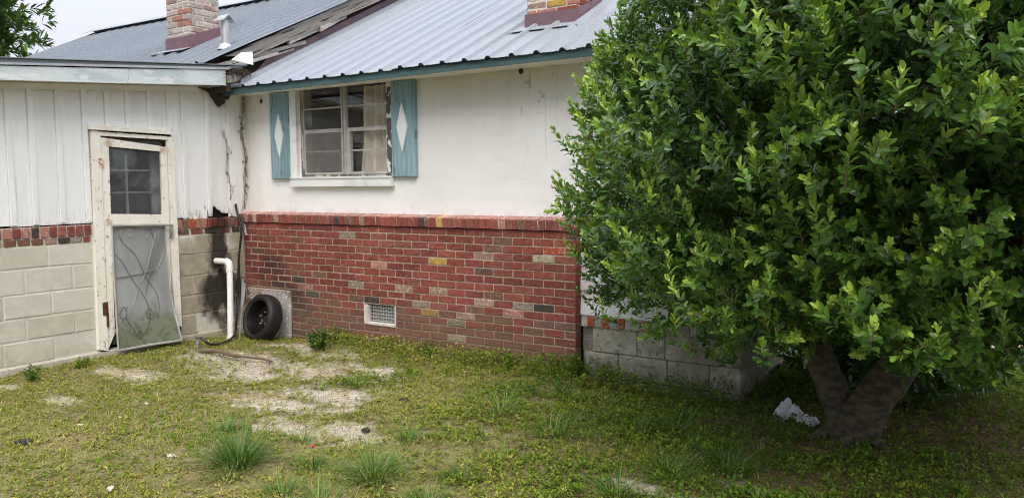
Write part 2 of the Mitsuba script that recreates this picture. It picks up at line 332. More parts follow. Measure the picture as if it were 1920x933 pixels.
def kick_c(p, n, uv):
    g = fbm(p.y * 3.2, p.z * 2.2, 3.0, 4)
    c = mix([0.33, 0.345, 0.345], [0.23, 0.24, 0.24], smoothstep(0.35, 0.7, g))
    a = dr.abs((p.y + 1.02) - 0.55 * (p.z - 0.93))
    c = mix(c, [0.13, 0.13, 0.115], 0.6 * smoothstep(0.13, 0.02, a + 0.1 * (g - 0.5)) * smoothstep(0.55, 0.75, p.z))
    m = smoothstep(0.46, 0.16, p.z + 0.4 * (fbm(p.y * 9, p.z * 7, 1.0, 3) - 0.5))
    c = mix(c, [0.13, 0.155, 0.07], 0.7 * m)
    return mix(c, [0.07, 0.09, 0.04], 0.55 * m * smoothstep(0.42, 0.75, fbm(p.y * 30, p.z * 30, 5.0, 4)))
scene['mat_kick'] = principled(proc(kick_c), 0.6, 0.3)
scene['mat_wire'] = principled((0.13, 0.13, 0.125), 0.5, 0.4)
scene['mat_wire_pale'] = principled((0.42, 0.43, 0.43), 0.45, 0.4)
scene['mat_rust'] = principled(proc(lambda p, n, uv: C([0.11, 0.045, 0.03]) * (0.5 + 1.0 * fbm(p.x * 50, p.y * 50, p.z * 50, 3))), 0.85, 0.2)
scene['mat_hinge'] = principled(proc(lambda p, n, uv: mix([0.70, 0.65, 0.53], [0.35, 0.18, 0.08], smoothstep(0.5, 0.65, fbm(p.y * 60, p.z * 60, 0.0, 3)))), 0.6, 0.3)
scene['mat_pvc'] = principled(proc(lambda p, n, uv: mix([0.80, 0.80, 0.785], [0.55, 0.52, 0.45], 0.5 * smoothstep(0.25, 0.0, p.z) + 0.15 * fbm(p.x * 9, p.y * 9, p.z * 5, 3))), 0.3, 0.5)
scene['mat_rubber'] = principled(proc(lambda p, n, uv: C([0.017, 0.016, 0.0155]) * (0.7 + 0.8 * fbm(p.x * 20, p.y * 20, p.z * 20, 3))), 0.55, 0.35)
scene['mat_rim'] = principled(proc(lambda p, n, uv: C([0.010, 0.009, 0.008]) * (0.5 + fbm(p.x * 30, p.y * 30, p.z * 30, 3))), 0.35, 0.5, metallic=0.4)
scene['mat_hose'] = principled((0.022, 0.022, 0.023), 0.4, 0.5)
scene['mat_galv_pipe'] = principled(proc(lambda p, n, uv: C([0.30, 0.285, 0.26]) * (0.5 + fbm(p.x * 40, p.y * 40, p.z * 40, 3))), 0.6, 0.4, metallic=0.4)
def panel_c(p, n, uv):
    d = dr.sqrt(dr.square(p.x + 3.52) + dr.square(p.z - 0.2))
    g = fbm(p.x * 12, p.z * 12, 2.0, 4)
    c = mix([0.30, 0.255, 0.20], [0.19, 0.13, 0.085], smoothstep(0.40, 0.65, g))
    c = mix(c, [0.42, 0.40, 0.385], smoothstep(0.33, 0.22, d + 0.12 * (g - 0.5)) * 0.8)
    return mix(c, [0.62, 0.61, 0.60], 0.8 * smoothstep(0.66, 0.7, fbm(p.x * 50, p.z * 50, 4.0, 3)))
scene['mat_panel'] = principled(proc(panel_c), 0.8, 0.2, bump=lambda p, n, uv: fbm(p.x * 50, p.z * 50, 0.0, 3), bscale=0.006)
scene['mat_plastic_film'] = {'type': 'mask', 'opacity': 0.48, 'bsdf': principled((0.45, 0.45, 0.43), 0.3, 0.5)}
scene['mat_white_plastic'] = principled(proc(lambda p, n, uv: C([0.62, 0.64, 0.66]) * (0.6 + 0.6 * fbm(p.x * 40, p.y * 40, p.z * 40, 3))), 0.4, 0.4)
scene['mat_vent_frame'] = principled(proc(lambda p, n, uv: C([0.62, 0.58, 0.53]) * (0.75 + 0.4 * fbm(p.x * 30, p.z * 30, 1.0, 3))), 0.8, 0.2)
scene['mat_vent_back'] = principled((0.22, 0.22, 0.21), 0.6, 0.3)
scene['mat_curtain'] = principled(proc(lambda p, n, uv: C([0.50, 0.45, 0.37]) * (0.8 + 0.35 * fbm(p.x * 30, p.z * 2, 0.0, 2))), 0.9, 0.1)
scene['mat_room'] = principled((0.07, 0.065, 0.06), 0.9, 0.1)
scene['mat_panelling'] = principled(proc(lambda p, n, uv: C([0.14, 0.135, 0.13]) * (1 - 0.8 * smoothstep(0.46, 0.5, dr.abs(p.x * 3.2 - dr.floor(p.x * 3.2) - 0.5)))), 0.7, 0.2)
def bark_c(p, n, uv):
    g = fbm(p.x * 22, p.y * 22, p.z * 34, 4)
    c = mix([0.120, 0.102, 0.070], [0.062, 0.052, 0.036], smoothstep(0.3, 0.7, g))
    return mix(c, [0.135, 0.13, 0.095], 0.4 * smoothstep(0.58, 0.70, fbm(p.x * 30, p.y * 30, p.z * 20, 3)))
scene['mat_bark'] = principled(proc(bark_c), 0.85, 0.2, bump=lambda p, n, uv: fbm(p.x * 40, p.y * 40, p.z * 22, 4), bscale=0.03)
scene['mat_twig'] = principled(proc(lambda p, n, uv: C([0.17, 0.13, 0.09]) * (0.5 + fbm(p.x * 40, p.y * 40, p.z * 20, 2))), 0.85, 0.1)
# foliage: uv.x = age (0 old and dark, 1 young and light), uv.y = random
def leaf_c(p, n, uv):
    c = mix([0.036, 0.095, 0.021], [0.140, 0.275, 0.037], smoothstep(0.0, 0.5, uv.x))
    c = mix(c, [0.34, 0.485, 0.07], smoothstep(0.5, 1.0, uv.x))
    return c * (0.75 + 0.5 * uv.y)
_lf = proc(leaf_c)
scene['mat_leaf'] = {'type': 'blendbsdf', 'weight': 0.3, 'a': principled(_lf, 0.26, 0.7), 'b': {'type': 'principledthin', 'base_color': _lf, 'roughness': 0.4, 'diff_trans': 1.2}}
def weed_c(p, n, uv):
    c = mix([0.062, 0.140, 0.014], [0.165, 0.245, 0.027], smoothstep(0.0, 0.35, uv.x))
    c = mix(c, [0.34, 0.32, 0.070], smoothstep(0.35, 0.6, uv.x))
    c = mix(c, [0.48, 0.41, 0.16], smoothstep(0.6, 0.85, uv.x))
    c = mix(c, [0.13, 0.07, 0.04], smoothstep(0.9, 0.97, uv.x))
    return c * (0.7 + 0.6 * uv.y)
_wd = proc(weed_c)
scene['mat_weed'] = {'type': 'blendbsdf', 'weight': 0.35, 'a': principled(_wd, 0.6, 0.15), 'b': {'type': 'principledthin', 'base_color': _wd, 'roughness': 0.5, 'diff_trans': 1.2}}
def blade_c(p, n, uv):
    c = mix([0.045, 0.118, 0.016], [0.125, 0.22, 0.036], smoothstep(0.0, 0.5, uv.x))
    c = mix(c, [0.34, 0.37, 0.17], smoothstep(0.55, 0.8, uv.x))
    c = mix(c, [0.40, 0.33, 0.19], smoothstep(0.82, 0.95, uv.x))
    return c * (0.75 + 0.5 * uv.y)
_bl = proc(blade_c)
scene['mat_blade'] = {'type': 'blendbsdf', 'weight': 0.35, 'a': principled(_bl, 0.45, 0.4), 'b': {'type': 'principledthin', 'base_color': _bl, 'roughness': 0.5, 'diff_trans': 1.2}}
SAND = [(-2.45, -1.25, 0.60, 0.28), (-1.45, -1.45, 0.55, 0.22), (-1.45, -1.85, 0.45, 0.20), (-2.93, -2.6, 0.20, 0.07), (-1.6, -0.72, 0.40, 0.16), (-2.8, -0.95, 0.75, 0.30), (-2.75, -0.40, 0.5, 0.25), (-1.9, -1.0, 0.5, 0.3), (-3.64, -2.6, 0.16, 0.07), (-0.9, -2.2, 0.35, 0.15), (1.5, -1.95, 0.22, 0.07), (1.95, -1.62, 0.22, 0.06), (0.2, -3.0, 0.2, 0.08), (-3.2, -1.9, 0.4, 0.15), (-0.5, -2.05, 0.25, 0.12)]
def sand_np(x, y):
    s = np.zeros_like(x)
    w = meshkit.fbm(np.stack([x * 3.5, y * 3.5, np.zeros_like(x)], -1)) 
    w = w - w.mean()
    w2 = meshkit.fbm(np.stack([x * 13, y * 13, np.full_like(x, 5.0)], -1)) - 0.5
    for cx, cy, rx, ry in SAND:
        d = np.sqrt(((x - cx) / rx) ** 2 + ((y - cy) / ry) ** 2)
        s = np.maximum(s, np.clip(1.42 - d - 1.9 * w - 1.6 * w2, 0, 1))
    return s
def ground_c(p, n, uv):
    g = fbm(p.x * 6, p.y * 6, 0.0, 4); h = fbm(p.x * 45, p.y * 45, 3.0, 4)
    soil = mix([0.185, 0.165, 0.075], [0.125, 0.108, 0.044], smoothstep(0.35, 0.65, g))
    soil = mix(soil, [0.27, 0.23, 0.135], 0.4 * smoothstep(0.5, 0.7, h))
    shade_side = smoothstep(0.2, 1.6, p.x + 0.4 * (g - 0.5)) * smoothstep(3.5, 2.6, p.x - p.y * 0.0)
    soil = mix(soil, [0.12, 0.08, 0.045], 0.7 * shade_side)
    sand = mix([0.45, 0.395, 0.325], [0.33, 0.285, 0.215], smoothstep(0.3, 0.65, h))
    sand = mix(sand, [0.62, 0.58, 0.51], 0.6 * smoothstep(0.62, 0.7, fbm(p.x * 30, p.y * 30, 9.0, 3)))
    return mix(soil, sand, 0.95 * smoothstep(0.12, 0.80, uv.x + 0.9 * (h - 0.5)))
scene['mat_ground'] = principled(proc(ground_c), 0.95, 0.1, bump=lambda p, n, uv: fbm(p.x * 70, p.y * 70, 0.0, 4), bscale=0.02)

# ------------------------------------------------------------------ ground
def ground_z(x, y):
    x, y = np.asarray(x, float), np.asarray(y, float)
    q = np.stack([x, y, np.zeros_like(x)], -1)
    z = 0.05 * (meshkit.fbm(q * 1.1) - 0.5) + 0.022 * (meshkit.fbm(q * 6.0) - 0.5) - 0.01
    near = np.exp(-((y + 0.15) / 0.5) ** 2) * (x < 0.1) * (x > -3.0)
    z = z + 0.02 * near
    return z - 0.03 * (x > 0.2) * np.exp(-((y - 0.1) / 0.6) ** 2)
gx = np.unique(np.r_[np.linspace(-60, -7, 22), np.arange(-7, 5.5, 0.045), np.linspace(5.5, 60, 22)])
gy = np.unique(np.r_[np.linspace(-60, -5.5, 22), np.arange(-5.5, 3.0, 0.045), np.linspace(3.0, 70, 26)])
GX, GY = np.meshgrid(gx, gy, indexing='ij')
GZ = ground_z(GX, GY); GS = sand_np(GX, GY)
GS = np.maximum(GS, np.clip((GY - 1.7) / 0.8, 0, 1) * np.clip((GX - 1.9) / 0.6, 0, 1) * 0.9)
nxg, nyg = GX.shape
ii, jj = np.meshgrid(np.arange(nxg - 1), np.arange(nyg - 1), indexing='ij')
a = (ii * nyg + jj).ravel()
gf = np.vstack([np.stack([a, a + nyg, a + nyg + 1], 1), np.stack([a, a + nyg + 1, a + 1], 1)])
gv = np.stack([GX.ravel(), GY.ravel(), GZ.ravel() - 0.012 * GS.ravel()], 1)
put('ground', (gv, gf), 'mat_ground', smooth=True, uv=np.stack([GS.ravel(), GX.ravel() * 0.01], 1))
tag('ground', 'patchy yard soil and pale sand in front of the house', kind='structure')

# ------------------------------------------------------------------ house: brick and stucco block
H = thing('house', 'white stucco and red brick house with ribbed metal roof and blue shutters', 'house')
YW = 0.10                       # face of the upper wall; the brick stands in front of it with its face at y = 0
XC = -4.06                      # face of the wing's wall
XE, YB = 1.32, 6.6              # right end and back of the house
wx0, wx1, wz0, wz1 = -3.235, -1.985, 1.632, 2.53   # window opening
TH = 0.14
def wall_with_hole(x0, x1, z0, z1, hx0, hx1, hz0, hz1, y0, y1):
    return join(box([x0, y0, z0], [hx0, y1, z1]), box([hx1, y0, z0], [x1, y1, z1]), box([hx0, y0, z0], [hx1, y1, hz0]), box([hx0, y0, hz1], [hx1, y1, z1]))
TOP = 2.525
RS = 0.495                      # roof slope
yr = 3.15; RZ = 2.54 + RS * (yr + 0.25)
gable = lambda x0, x1: prism([(YW, TOP), (YB - 0.1, TOP), (yr, RZ - 0.16)], 0, x0, x1)
w = join(wall_with_hole(XC - 0.2, 0.0, 1.20, TOP, wx0, wx1, wz0, wz1, YW, YW + TH),
         box([XE - TH, YW + TH, 0.49], [XE, YB, TOP]), box([-4.3, YB, -0.1], [XE, YB + TH, TOP]), gable(XE - TH, XE - 0.002), box([-4.3, YB - 0.3, TOP], [-4.15, YB - 0.2, TOP + 0.05]))
put('house__wall', w, 'mat_stucco', label='white stucco upper wall browned under the eave by stains and painted shade')
# right-hand part: clapboards above the bare block foundation
cl = []
z = 0.487
while z < 2.5:
    hgt = min(0.2, TOP - z)
    for a0, a1 in ([(0.002, XE)] if not (1.6 < z + 0.1 < 1.95) else [(0.002, 0.14), (1.02, XE)]):
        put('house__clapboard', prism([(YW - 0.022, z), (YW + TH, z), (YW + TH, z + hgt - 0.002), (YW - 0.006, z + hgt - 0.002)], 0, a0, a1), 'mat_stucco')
    z += 0.2
put('house__small_window', join(box([0.14, YW - 0.04, 1.65], [0.16, YW + 0.03, 1.935]), box([1.0, YW - 0.04, 1.65], [1.02, YW + 0.03, 1.935]), box([0.16, YW - 0.04, 1.65], [1.0, YW + 0.03, 1.67]), box([0.16, YW - 0.04, 1.915], [1.0, YW + 0.03, 1.935])), 'mat_trim_white', label='small dark window half hidden by the shrub')
put('house__small_window__pane', box([0.16, YW + 0.0, 1.67], [1.0, YW + 0.012, 1.915]), 'mat_room')

# brick wainscot
HC, LB = 0.0677, 0.20098
V0, V1, VZ0, VZ1 = -2.312, -1.912, 0.224, 0.419            # vent opening
put('house__brick_wall', join(box([XC + 0.002, 0.0055, -0.12], [V0, YW, 1.163]), box([V1, 0.0055, -0.12], [-0.008, YW, 1.163]), box([V0, 0.0055, -0.12], [V1, YW, VZ0]), box([V0, 0.0055, VZ1], [V1, YW, 1.163])), 'mat_mortar', label='red brick lower wall, dirty at its foot')
SPECIAL = {}
for k, lst in {9: [(5, -1.401), (12, -1.484)], 12: [(2, -2.507), (9, -2.427), (11, -1.604), (13, -1.243), (10, -0.499)], 8: [(4, -0.304), (15, -1.228)], 13: [(4, -0.91), (9, -1.879), (10, -0.915), (12, -1.107), (9, -1.4)],
               6: [(2, -0.701), (3, -0.792), (6, -0.906), (11, -1.01), (12, -0.705), (9, -0.814), (11, -2.467), (12, -1.843), (12, -0.292), (13, -0.5), (8, -2.9)], 7: [(9, -3.237), (11, -3.071), (10, -0.289), (10, -3.47), (11, -2.2)], 10: [(6, -2.121), (10, -3.1), (11, -0.6)], 11: [(3, -0.195)]}.items():
    for r, x in lst: SPECIAL[(r, x)] = k
br_rest, br_all = [], []
for row in range(1, 19):
    zt = 1.1677 - (row - 1) * HC; zb = zt - HC
    off = 0.0 if row % 2 == 0 else LB / 2
    edges = [0.0] + [-(off or LB) - i * LB for i in range(22)]
    if off: edges = [0.0, -off] + [-off - (i + 1) * LB for i in range(21)]
    for i in range(len(edges) - 1):
        x1, x0 = edges[i], edges[i + 1]
        if x1 <= XC + 0.03: break
        x0 = max(x0, XC + 0.004)
        kind = None
        for (r, x), k in SPECIAL.items():
            if r == row and x0 < x < x1: kind = k
        if kind is None:
            u = rng.random()
            low = zt < 0.52
            kind = int(rng.choice(5, p=[.36, .24, .2, .1, .1])) if u > (0.25 if low else 0.035) else int(rng.choice([5, 3, 6] if low else [5, 4, 3]))
        spans = [(x0, x1)]
        if zb < VZ1 - 0.01 and zt > VZ0 + 0.01:
            spans = []
            for s0, s1 in [(x0, x1)]:
                if s0 < V0: spans.append((s0, min(s1, V0)))
                if s1 > V1: spans.append((max(s0, V1), s1))
        for s0, s1 in spans:
            if s1 - s0 < 0.03: continue
            jx = 0.0048
            d = rng.normal(0, 0.0012)
            xr = s1 - (jx if s1 < -0.001 else 0.0)
            m = cbox([s0 + jx, 0.0 + d, zb + 0.0048 + rng.normal(0, 0.0006)], [xr, 0.04 if s1 < -0.001 else 0.098, zt - 0.0048 + rng.normal(0, 0.0006)], 0.0035, 0.0009)
            br_all.append(((s1 - s0) * (1.0 if row < 18 else 0.1) / (8.6 - 2.0 * (s1 + 4) / 4) ** 2, m, (kind + 0.5) / 16, rng.random()))
br_all.sort(key=lambda t: -t[0])
for _, m, k, s in br_all[:300]:
    put('house__brick_wall__brick', m, 'mat_wall_brick', uv=np.tile([k, s], (len(m[0]), 1)))
rest = br_all[300:]
m = join(*[t[1] for t in rest])
put('house__brick_wall__brick_remainder', m, 'mat_wall_brick', uv=np.vstack([np.tile([t[2], t[3]], (len(t[1][0]), 1)) for t in rest]), kind='stuff')
# soldier ledge: bricks on edge, tops sloping up to the wall
def ledge_brick(x0, x1, kind, zj=0.0):
    y0, zb, zf, zk = -0.022 + rng.normal(0, 0.0015), 1.169 + rng.normal(0, 0.0015), 1.254, 1.276
    lean = rng.normal(0, 0.003)
    v, f = prism([(y0, zb), (YW + 0.0, zb), (YW, zk), (y0 + 0.006, zf + 0.001), (y0, zf - 0.006)], 0, x0, x1)
    v = v.copy(); v[:, 0] += lean * (v[:, 2] - zb) / 0.08 - 0.006 * (v[:, 2] - zb) / 0.08
    return v, f
put('house__ledge_mortar', prism([(-0.014, 1.172), (YW, 1.172), (YW, 1.272), (-0.014, 1.246)], 0, XC + 0.004, -0.006), 'mat_mortar_pale')
x = -0.002; i = 0
while x > XC + 0.06:
    wd = 0.0665 + rng.normal(0, 0.0015)
    k = int(rng.choice(5)) if rng.random() > 0.2 else int(rng.choice([5, 10, 6, 13, 7, 8]))
    if abs(x + 1.36) < 0.034: k = 9
    if abs(x + 0.02) < 0.034: k = 11
    m = ledge_brick(x - wd + 0.0085, x - (0 if i == 0 else 0.0), k)
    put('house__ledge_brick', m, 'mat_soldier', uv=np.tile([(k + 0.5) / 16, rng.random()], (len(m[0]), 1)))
    x -= wd; i += 1
# foundation vent
put('house__foundation_vent', join(box([V0 + 0.002, -0.004, VZ0], [V0 + 0.05, 0.05, VZ1 - 0.012]), box([V0 + 0.05, -0.006, VZ0 - 0.004], [V1 - 0.004, 0.05, VZ0 + 0.018]), box([V1 - 0.012, 0.0, VZ0 + 0.018], [V1 - 0.001, 0.05, VZ1 - 0.004])), 'mat_vent_frame', label='small vent with pale cement surround in the brick')
put('house__foundation_vent__back_plate', box([V0 + 0.02, 0.075, VZ0], [V1, 0.085, VZ1]), 'mat_vent_back')
g = []
for i in range(11):
    xx = V0 + 0.06 + i * 0.0325; g.append(tube([[xx, 0.032, VZ0 + 0.018], [xx, 0.032, VZ1]], 0.0032, 5))
for i in range(6):
    zz = VZ0 + 0.035 + i * 0.032; g.append(tube([[V0 + 0.05, 0.026, zz], [V1 - 0.012, 0.026, zz]], 0.0032, 5))
put('house__foundation_vent__grille', join(*g), 'mat_wire_pale')
# block foundation to the right of the brick
put('house__foundation', box([0.004, YW + 0.03, -0.15], [XE - 0.01, YW + 0.2, 0.40]), 'mat_grey_block', uv=np.tile([0.9, 0.2], (8, 1)))
put('house__foundation', box([XE - 0.2, YW + 0.2, -0.15], [XE - 0.012, YB, 0.487]), 'mat_grey_block', uv=np.tile([0.6, 0.4], (8, 1)))
for (x0, x1, z0, z1) in [(0.10, 0.488, 0.19, 0.39), (0.494, 0.72, 0.19, 0.39), (0.726, 1.316, 0.19, 0.39), (0.03, 0.33, -0.012, 0.183), (0.336, 0.74, -0.012, 0.183), (0.746, 1.075, -0.012, 0.183), (1.081, 1.316, -0.012, 0.183), (0.03, 1.316, -0.2, -0.018)]:
    m = cbox([x0, YW + 0.004 + rng.normal(0, 0.002), z0], [x1, YW + 0.05, z1], 0.006, 0.0015)
    put('house__foundation__block', m, 'mat_grey_block', uv=np.tile([rng.random(), rng.random()], (len(m[0]), 1)))
ys = YW + 0.052
for r, (z0, z1) in enumerate([(-0.2, -0.018), (-0.012, 0.183), (0.19, 0.39)]):
    y = ys
    while y < 3.0:
        L = 0.2 if (r % 2 and y == ys) else 0.4
        m = cbox([XE - 0.05, y, z0], [XE - 0.002, y + L - 0.008, z1], 0.006, 0.0015)
        put('house__foundation__block', m, 'mat_grey_block', uv=np.tile([rng.random(), rng.random()], (len(m[0]), 1))); y += L
x = 0.062; i = 0
while x < XE - 0.03:
    wd = 0.0672
    k = [11, 15, 11, 15, 11, 15, 15, 10, 15, 0, 15, 15, 12, 15, 15, 15, 15, 15, 15, 15][i % 20] if x < 0.9 else 15
    m = cbox([x, YW - 0.018, 0.395], [min(x + wd - 0.006, XE - 0.004), YW + 0.04, 0.476 + rng.normal(0, 0.002)], 0.004, 0.001)
    put('house__foundation__soldier_brick', m, 'mat_brick', uv=np.tile([(k + 0.5) / 16, rng.random()], (len(m[0]), 1))); x += wd; i += 1
put('house__foundation__soldier_mortar', box([0.004, YW - 0.008, 0.392], [XE - 0.008, YW + 0.03, 0.484]), 'mat_mortar_pale')
g = [tube([[0.01 + i * 0.022, YW + 0.012, 0.19], [0.01 + i * 0.022, YW + 0.012, 0.392]], 0.0022, 4) for i in range(5)] + [tube([[0.004, YW + 0.009, 0.21 + i * 0.03], [0.10, YW + 0.009, 0.21 + i * 0.03]], 0.0022, 4) for i in range(6)]
put('house__foundation__wire_mesh', join(*g), 'mat_vent_back', label='narrow wire mesh beside the brick corner')

# eave: soffit, teal fascia, rafters
FX0, FX1 = XC + 0.004, 1.60
put('house__soffit', box([FX0, -0.222, 2.502], [FX1, YW + 0.0, 2.518]), 'mat_stucco')
put('house__fascia', hexa([[FX0, -0.246, 2.468], [FX1, -0.246, 2.50], [FX1, -0.246, 2.556], [FX0, -0.246, 2.532]], [0, 0.022, 0]), 'mat_teal', label='teal painted fascia board under the metal roof edge')

def roof_panel(x0, n, y0, z0, slope, length, flip=1, top_extra=0.0, pitch=0.2288):
    """one ribbed sheet of n ribs, running up the slope; ribs at x0 + pitch*(i+.5)"""
    prof = []
    for i in range(n):
        b = x0 + i * pitch
        prof += [(b, 0), (b + 0.052, 0.0), (b + 0.056, 0.003), (b + 0.066, 0.003), (b + 0.07, 0.0), (b + pitch / 2 - 0.034, 0.0), (b + pitch / 2 - 0.013, 0.024), (b + pitch / 2 + 0.013, 0.024), (b + pitch / 2 + 0.034, 0.0), (b + pitch - 0.06, 0.0), (b + pitch - 0.056, 0.003), (b + pitch - 0.046, 0.003), (b + pitch - 0.042, 0.0)]
    prof.append((x0 + n * pitch + 0.004, 0.0))
    prof = np.array(prof); k = len(prof); s = math.hypot(1, slope)
    nz, ny = 1 / s, -slope / s * flip
    rows = np.linspace(0, length, 7); v = []
    for t in rows:
        sag = 0.004 * math.sin(t * 2.2 + x0 * 3)
        for (px, ph) in prof:
            y = y0 + flip * t / s; z = z0 + slope * t / s
            v.append([px, y + ny * (ph + sag), z + nz * (ph + sag)])
    v = np.array(v); v2 = v - np.array([0, ny, nz]) * 0.0025; f = []; N = len(v)
    for r in range(len(rows) - 1):
        for j in range(k - 1):
            p, q = r * k + j, r * k + j + 1
            f += [[p, q, q + k], [p, q + k, p + k], [N + p, N + q + k, N + q], [N + p, N + p + k, N + q + k]]
    for j in range(k - 1):
        f += [[j, N + j + 1, j + 1], [j, N + j, N + j + 1]]
    f = np.array(f)
    if flip < 0: f = f[:, ::-1]
    return np.vstack([v, v2]), f
for i in range(23):
    xc = -3.393 - 0.1144 + 0.1144 + (i - 2) * 0.2288
    zb = 2.5375 + 0.0045 * max(0, (i - 2) // 4) + 0.0065
    put('house__fascia__rib_closure', prism([(xc - 0.032, zb), (xc + 0.032, zb), (xc + 0.0125, zb + 0.0225), (xc - 0.0125, zb + 0.0225)], 1, -0.262, -0.25), 'mat_teal')
PN = 4
L1 = (yr + 0.25) * math.hypot(1, RS)
x = -3.393 - 0.1144 - 2 * 0.2288
put('house__roof_panel', roof_panel(x + 0.002, 2, -0.272, 2.537, RS, L1), 'mat_roof', smooth=25); x += 2 * 0.2288
for i in range(6):
    zz = 2.537 + 0.004 * i * 0 + 0.0
    put('house__roof_panel', roof_panel(x, PN if i < 5 else 2, -0.272, 2.5375 + 0.0012 * (i % 2) + 0.0045 * i, RS, L1), 'mat_roof', smooth=25); x += PN * 0.2288
put('house__rear_roof', roof_panel(-3.86, 24, YB + 0.35, 2.54 + 0.0, RS * (yr + 0.25) / (YB + 0.35 - yr) , math.hypot(YB + 0.35 - yr, RS * (yr + 0.25)), flip=-1), 'mat_roof')
put('house__ridge_cap', hexa([[-3.86, yr - 0.14, RZ - 0.03], [1.62, yr - 0.14, RZ - 0.03], [1.62, yr, RZ + 0.045], [-3.86, yr, RZ + 0.045]], [0, 0, 0.004]), 'mat_roof')
# maroon side flashing against the taller roof
fl = [[-3.868, -0.05, 2.62], [-3.868, yr, 2.62 + RS * (yr + 0.05)], [-3.868, yr, 2.62 + RS * (yr + 0.05) + 0.13], [-3.868, 0.25, 2.62 + RS * 0.3 + 0.12]]
put('house__side_flashing', hexa(fl, [-0.006, 0, 0]), 'mat_flashing', label='maroon flashing strip along the left edge of the roof')

def brick_stack(prefix, x0, x1, y0, y1, zfun, ztop, kinds, L=0.2, hc=0.0677, zbase=2.0):
    core = box([x0 + 0.008, y0 + 0.008, zbase], [x1 - 0.008, y1 - 0.008, ztop - 0.005])
    put(prefix, core, 'mat_mortar_pale')
    nrow = int((ztop - zbase) / hc)
    for r in range(nrow):
        zb = ztop - (r + 1) * hc; zt = zb + hc
        for face in range(4):
            a0, a1 = (x0, x1) if face in (0, 2) else (y0, y1)
            half = 0.1 if (r + (face in (1, 3))) % 2 else 0.2
            e = [a0] + list(np.arange(a0 + half, a1 - 0.04, L)) + [a1]
            for s0, s1 in zip(e[:-1], e[1:]):
                d = rng.normal(0, 0.002); t = 0.05; j = 0.0045
                lo0, hi0 = s0 + (j if s0 > a0 else 0), s1 - (j if s1 < a1 else 0)
                if face in (1, 3): lo0, hi0 = max(lo0, a0 + t), min(hi0, a1 - t)
                if hi0 - lo0 < 0.02: continue
                if face == 0: lo, hi = [lo0, y0 + d, zb + j], [hi0, y0 + t, zt - j]
                if face == 2: lo, hi = [lo0, y1 - t, zb + j], [hi0, y1 + d, zt - j]
                if face == 1: lo, hi = [x1 - t, lo0, zb + j], [x1 + d, hi0, zt - j]
                if face == 3: lo, hi = [x0 + d, lo0, zb + j], [x0 + t, hi0, zt - j]
                if zt < zfun(lo, hi): continue
                m = cbox(lo, hi, 0.006, 0.0018); k = int(rng.choice(kinds))
                put(prefix + '__brick', m, 'mat_brick', uv=np.tile([(k + 0.5) / 16, rng.random()], (len(m[0]), 1)))
def flash_collar(key, x0, x1, y0, y1, roofz, h, slope, mat='mat_flashing'):
    o = 0.014
    def rz(y): return roofz(y)
    front = hexa([[x0 - o, y0 - o, rz(y0) - 0.01], [x1 + o, y0 - o, rz(y0) - 0.01], [x1 + o, y0 - o, rz(y0) + h], [x0 - o, y0 - o, rz(y0) + h]], [0, 0.006, 0])
    right = hexa([[x1 + o, y0 - o + 0.0, rz(y0) - 0.01], [x1 + o, y1 + o, rz(y1) - 0.01], [x1 + o, y1 + o, rz(y1) + h * 0.75], [x1 + o, y0 - o, rz(y0) + h]], [0.004, 0, 0])
    left = hexa([[x0 - o, y0 - o + 0.006, rz(y0) - 0.01], [x0 - o, y1 + o, rz(y1) - 0.01], [x0 - o, y1 + o, rz(y1) + h * 0.75], [x0 - o, y0 - o + 0.006, rz(y0) + h]], [-0.004, 0, 0])
    put(key, join(front, right, left), mat, label='maroon metal flashing round the foot of the chimney')
    # apron of flat sheet over the ribs below the chimney
    ap = hexa([[x0 - 0.10, y0 - 0.16, rz(y0 - 0.16) + 0.036], [x1 + 0.09, y0 - 0.16, rz(y0 - 0.16) + 0.034], [x1 + 0.04, y0 - o, rz(y0) + 0.010], [x0 - 0.03, y0 - o, rz(y0) + 0.010]], [0, 0, 0.004])
    put(key.rsplit('__', 1)[0] + '__apron', ap, 'mat_roof')
rz1 = lambda y: 2.54 + RS * (y + 0.25)
cx0, cx1, cy0, cy1 = -0.74, -0.24, 0.47, 0.89
brick_stack('house__chimney', cx0, cx1, cy0, cy1, lambda lo, hi: rz1(min(lo[1], hi[1])) + 0.08, 3.80, [9, 8, 13, 10, 10, 0, 13, 8], zbase=2.6)
flash_collar('house__chimney__flashing', cx0, cx1, cy0, cy1, rz1, 0.125, RS)

# ------------------------------------------------------------------ window
put('house__window', join(box([wx0, YW + 0.01, wz0], [-3.205, YW + TH, wz1]), box([-3.205, YW + 0.02, wz0], [wx1 - 0.002, YW + TH, 1.655])), 'mat_dirty_metal', label='metal window of eight panes with cream curtain inside')
put('house__window__casing', box([-3.337, 0.058, 1.632], [-3.243, YW, 2.498]), 'mat_trim_white')
put('house__window__sill', join(box([-3.333, 0.045, 1.536], [-1.974, YW, 1.615]), box([-3.333, 0.035, 1.615], [-1.974, YW + 0.012, 1.632])), 'mat_trim_white', label='white sill board below the window')
put('house__window__jamb', cbox([wx1 - 0.075, YW - 0.012, 1.633], [wx1 + 0.004, YW + 0.05, 2.50], 0.006), 'mat_peeling', label='black jamb with peeling white paint')
yf = 0.118
def fr(x0, x1, z0, z1, w, y0, y1):
    return join(box([x0, y0, z0], [x0 + w, y1, z1]), box([x1 - w, y0, z0], [x1, y1, z1]), box([x0 + w, y0, z0], [x1 - w, y1, z0 + w]), box([x0 + w, y0, z1 - w], [x1 - w, y1, z1]))
WX = [(-3.204, -2.659), (-2.609, -2.062)]
